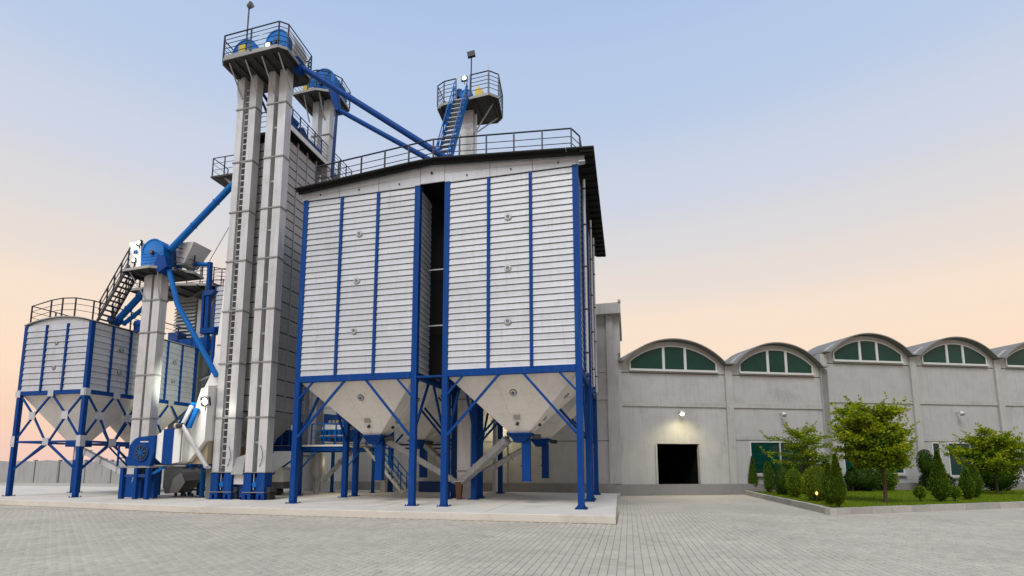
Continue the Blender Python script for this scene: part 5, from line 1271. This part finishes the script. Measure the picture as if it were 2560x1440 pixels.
def leaves(mb, p, r, n, rnd, size=(0.05,0.1), up=0.3):
    for _ in range(n):
        c = p + V((rnd.gauss(0,r*0.5), rnd.gauss(0,r*0.5), rnd.gauss(0,r*0.35)))
        leaf(mb, c, rnd, rnd.uniform(*size), up)
def leaf(mb, c, rnd, s, up=0.3, d=None):
    d = d or V((rnd.gauss(0,1), rnd.gauss(0,1), rnd.gauss(up,0.6))).normalized()
    q = d.cross(V((rnd.gauss(0,1), rnd.gauss(0,1), rnd.gauss(0,1)))).normalized()*s*0.36
    mb.add([c, c+d*s*0.5+q, c+d*s, c+d*s*0.5-q], [(0,1,2,3)])
def layered_tree(label, base, height, spread, seed, dens=1.0, lime=0.6, trunk_h=0.35, lean=0.1):
    rnd = random.Random(seed); base = V(base)
    t = thing('garden_tree', label, 'tree', base, 'trees on the lawn')
    tr = MB(); top = base + V((lean, 0.05, height*0.78))
    top = base + V((lean, 0.05, height*0.70)); pts = [base, base+V((0.03,0.02,height*0.18)), base+V((-0.04,0.0,height*0.36)), lerp(base,top,0.65), top]
    tr.tube(pts, [0.075*height/4,0.06*height/4,0.05*height/4,0.035*height/4,0.012], 8)
    obj('trunk', tr, 'bark', t, smooth=True)
    br, cm, cl_ = MB(), MB(), MB()
    nb = int(38*dens)
    for i in range(nb):
        f = i/nb; z0 = height*(trunk_h + (0.74-trunk_h)*f); ang = i*2.399 + rnd.uniform(-.4,.4)
        st = V((base.x + lean*f, base.y, base.z+z0))
        # reach is widest in the upper middle of the crown
        reach = spread*(0.78 + 0.32*math.sin(math.pi*min(1,f*0.9+0.05)))*rnd.uniform(0.45,1.2)*(0.72+1.4*f if f < 0.2 else 1.0 if f < 0.75 else 0.82)
        rise = height*(0.02 + 0.17*f)*rnd.uniform(0.5,1.6)
        d = V((math.cos(ang), math.sin(ang), 0))
        end = st + d*reach + V((0,0,rise))
        mid = lerp(st, end, 0.5) + V((0,0,rise*0.22))
        br.tube([st, mid, end], [0.022,0.014,0.005], 5, caps=False)
        m_ = 15
        for k in range(m_):
            u = 0.22 + 0.80*k/m_
            c = lerp(st, mid, u*2) if u < 0.5 else lerp(mid, end, min(1.06, u*2-1))
            wdt = 0.30*(1.12-u)+0.10
            nl = int(20*dens)
            tgt = cl_ if (f > 0.6 or u > 0.72) and rnd.random() < lime else cm
            for _ in range(nl):
                side = rnd.gauss(0, wdt); off = V((-d.y*side, d.x*side, rnd.gauss(0.02,0.06) - abs(side)*0.1)) + d*rnd.gauss(0,0.1)
                leaf(tgt, c+off, rnd, rnd.uniform(0.07,0.13), 0.15)
        # upright shoot at the tip
        for k in range(7):
            c = end + d*0.05*k + V((0,0,0.055*k)); tgt = cl_
            for _ in range(3): leaf(tgt, c+V((rnd.gauss(0,.03),rnd.gauss(0,.03),rnd.gauss(0,.03))), rnd, rnd.uniform(0.07,0.13), 0.5)
    obj('limbs', br, 'bark', t, smooth=True)
    obj('crown', cm, 'leaf_mid', t, fix=False, kind='stuff'); obj('crown_shoots', cl_, 'leaf_lime', t, fix=False, kind='stuff')
    return t
layered_tree('large lime green layered tree on the open lawn', (9.89,23.92,GZ), 4.2, 1.32, 21, 1.5, 0.72, 0.33, -0.40)
layered_tree('small sparse layered tree by the kerb near the dark doorway', (9.2,31.2,GZ), 4.0, 1.6, 5, 0.7, 0.5, 0.32)
layered_tree('bushy lime topped tree at the right edge of the garden', (18.2,31.9,GZ), 3.35, 1.5, 33, 1.3, 0.6, 0.32)

def topiary(label, base, h, w, kind, seed, mat_='leaf_cypress', n=2600, stem=0.1, size=(0.035,0.075), name='clipped_shrub'):
    rnd = random.Random(seed); base = V(base); w = w*(0.7 if kind != 'ball' else 0.82)
    t = thing(name, label, 'shrub', base, 'clipped shrubs along the garden edge')
    st = MB()
    for k in (-1,1): st.tube([base+V((0.03*k,0,0)), base+V((0.02*k,0,h*0.5))], 0.02, 6)
    obj('stem', st, 'bark', t)
    def prof(u):   # u 0 bottom .. 1 top
        if kind == 'cone': return (min(1.0, (u/0.22)**0.6) if u < 0.22 else (1-((u-0.22)/0.78)**1.25)*0.97+0.03)
        if kind == 'drop': return math.sin(math.pi*min(1,u**0.72))**0.8
        if kind == 'col': return min(1,(u/0.12)**0.5)*(1-max(0,(u-0.55)/0.45)**2)**0.6
        return max(0.0, 1-(2*u-1)**2)**0.5      # ball
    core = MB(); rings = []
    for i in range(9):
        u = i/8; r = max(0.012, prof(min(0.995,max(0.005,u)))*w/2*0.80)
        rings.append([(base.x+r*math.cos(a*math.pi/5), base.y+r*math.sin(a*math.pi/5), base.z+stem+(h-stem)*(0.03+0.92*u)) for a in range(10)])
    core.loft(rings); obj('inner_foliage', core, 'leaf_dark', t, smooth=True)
    mb = MB()
    for _ in range(n):
        u = rnd.random(); r = prof(u)*w/2; a = rnd.uniform(0,6.283)
        bump = 1 + 0.16*noise.noise(V((base.x*3+math.cos(a)*1.6, base.y*3+math.sin(a)*1.6, u*h*2.2)))
        rr2 = r*bump*rnd.uniform(0.78,1.06)
        c = V((base.x+rr2*math.cos(a), base.y+rr2*math.sin(a), base.z+stem+(h-stem)*u + rnd.gauss(0,0.02)))
        d = V((math.cos(a)*0.7+rnd.gauss(0,.35), math.sin(a)*0.7+rnd.gauss(0,.35), 0.55+rnd.gauss(0,.4))).normalized()
        leaf(mb, c, rnd, rnd.uniform(*size), 0.3, d)
    obj('foliage', mb, mat_, t, fix=False, kind='stuff')
    return t
T = topiary
T('leftmost narrow cone shrub at the wall end of the kerb', (6.85,32.3,GZ), 1.95, 0.72, 'cone', 1, n=1800)
T('second narrow column shrub along the kerb from the wall', (7.2,30.4,GZ), 1.65, 0.62, 'col', 2, n=1600)
T('dark round shrub third along the kerb, before the narrow columns', (7.45,28.6,GZ), 1.5, 1.2, 'ball', 3, 'leaf_dark', 2400, 0.0)
T('yellowish small round shrub beside the pale ball shrub', (7.35,26.5,GZ), 1.3, 0.78, 'ball', 4, 'leaf_bush', 1900, 0.0)
T('large pale ball shrub in the middle of the kerb row', (7.6,24.3,GZ), 1.42, 1.36, 'ball', 5, 'leaf_bush', 4200, 0.02)
T('dark column shrub between the pale ball and the front cone', (7.35,22.2,GZ), 1.55, 0.66, 'drop', 6, 'leaf_cypress', 2200, 0.03)
T('tallest front cone shrub at the kerb corner', (7.05,20.55,GZ), 1.86, 0.72, 'cone', 7, 'leaf_cypress', 4400, 0.14)
T('broad dark shrub behind the front cone', (10.3,31.4,GZ), 1.75, 2.2, 'cone', 8, 'leaf_dark', 2600, 0.0)
T('large cone shrub standing alone on the right lawn', (12.3,24.95,GZ), 2.05, 0.98, 'cone', 9, 'leaf_cypress', 4600, 0.06)
T('small drop shaped shrub right of the large lone cone', (14.1,26.6,GZ), 1.28, 0.72, 'drop', 10, 'leaf_cypress', 2600, 0.06)
T('taller drop shaped shrub behind the small one on the right', (15.3,28.3,GZ), 1.5, 0.78, 'drop', 11, 'leaf_cypress', 2400, 0.06)
T('dark ball shrub on a stem before the tall hall window', (16.6,34.9,GZ), 2.35, 0.95, 'ball', 12, 'leaf_dark', 2000, 0.9)
T('little leafy plant left of the large lone cone', (11.55,24.9,GZ), 0.62, 0.42, 'ball', 13, 'leaf_mid', 420, 0.15, (0.05,0.1))
T('little leafy plant right of the large lone cone', (13.0,25.4,GZ), 0.62, 0.5, 'ball', 14, 'leaf_mid', 420, 0.15, (0.05,0.1))
T('dark topiary pot shaped plant under the large tree', (12.1,33.0,GZ), 1.35, 0.9, 'drop', 15, 'leaf_dark', 900, 0.3, (0.06,0.12))
T('tiny ground shrub at the foot of the pale ball', (7.75,22.9,GZ), 0.4, 0.7, 'ball', 16, 'leaf_mid', 700, 0.0)
T('dark bush against the hall left of the lone cone', (12.9,33.7,GZ), 1.35, 1.9, 'ball', 17, 'leaf_dark', 2400, 0.0, (0.05,0.11))
T('feathery bush against the hall behind the lone cone', (14.4,34.5,GZ), 1.9, 1.5, 'drop', 18, 'leaf_mid', 1500, 0.0, (0.06,0.13))
T('dark bush at the right edge under the bushy tree', (20.4,35.6,GZ), 1.9, 2.2, 'ball', 19, 'leaf_dark', 2600, 0.0, (0.05,0.11))
T('low dark bush between the lone cone and the bushy tree', (17.2,35.2,GZ), 1.1, 1.9, 'ball', 20, 'leaf_dark', 2200, 0.0, (0.05,0.11))
T('rounded dark bush behind the small sparse tree', (8.7,29.9,GZ), 1.15, 1.3, 'ball', 22, 'leaf_dark', 2000, 0.0)
T('low hedge bush under the left windows', (9.7,31.9,GZ), 1.2, 2.4, 'ball', 23, 'leaf_mid', 2400, 0.0, (0.05,0.11))
# garden lamp
gl = thing('garden_lamp', 'small orange lit garden lamp beside the pale ball shrub', 'lamp', (7.25,23.3,GZ))
obj('stake', MB().tube([(7.25,23.3,GZ),(7.25,23.3,GZ+0.32)],0.018,8), 'black_steel', gl)
obj('globe', MB().tube([(7.25,23.3,GZ+0.32),(7.25,23.3,GZ+0.36),(7.25,23.3,GZ+0.43),(7.25,23.3,GZ+0.46)],[0.02,0.045,0.045,0.015],12), 'lamp_orange', gl, smooth=True)
L = lamp_light('garden_light', V((0,0,0.6)), 6, (1,0.55,0.2), 0.06); L.parent = gl; L.location = (0,-0.15,0.5)
for o in bpy.data.objects:
    if '_local' in o: del o['_local']
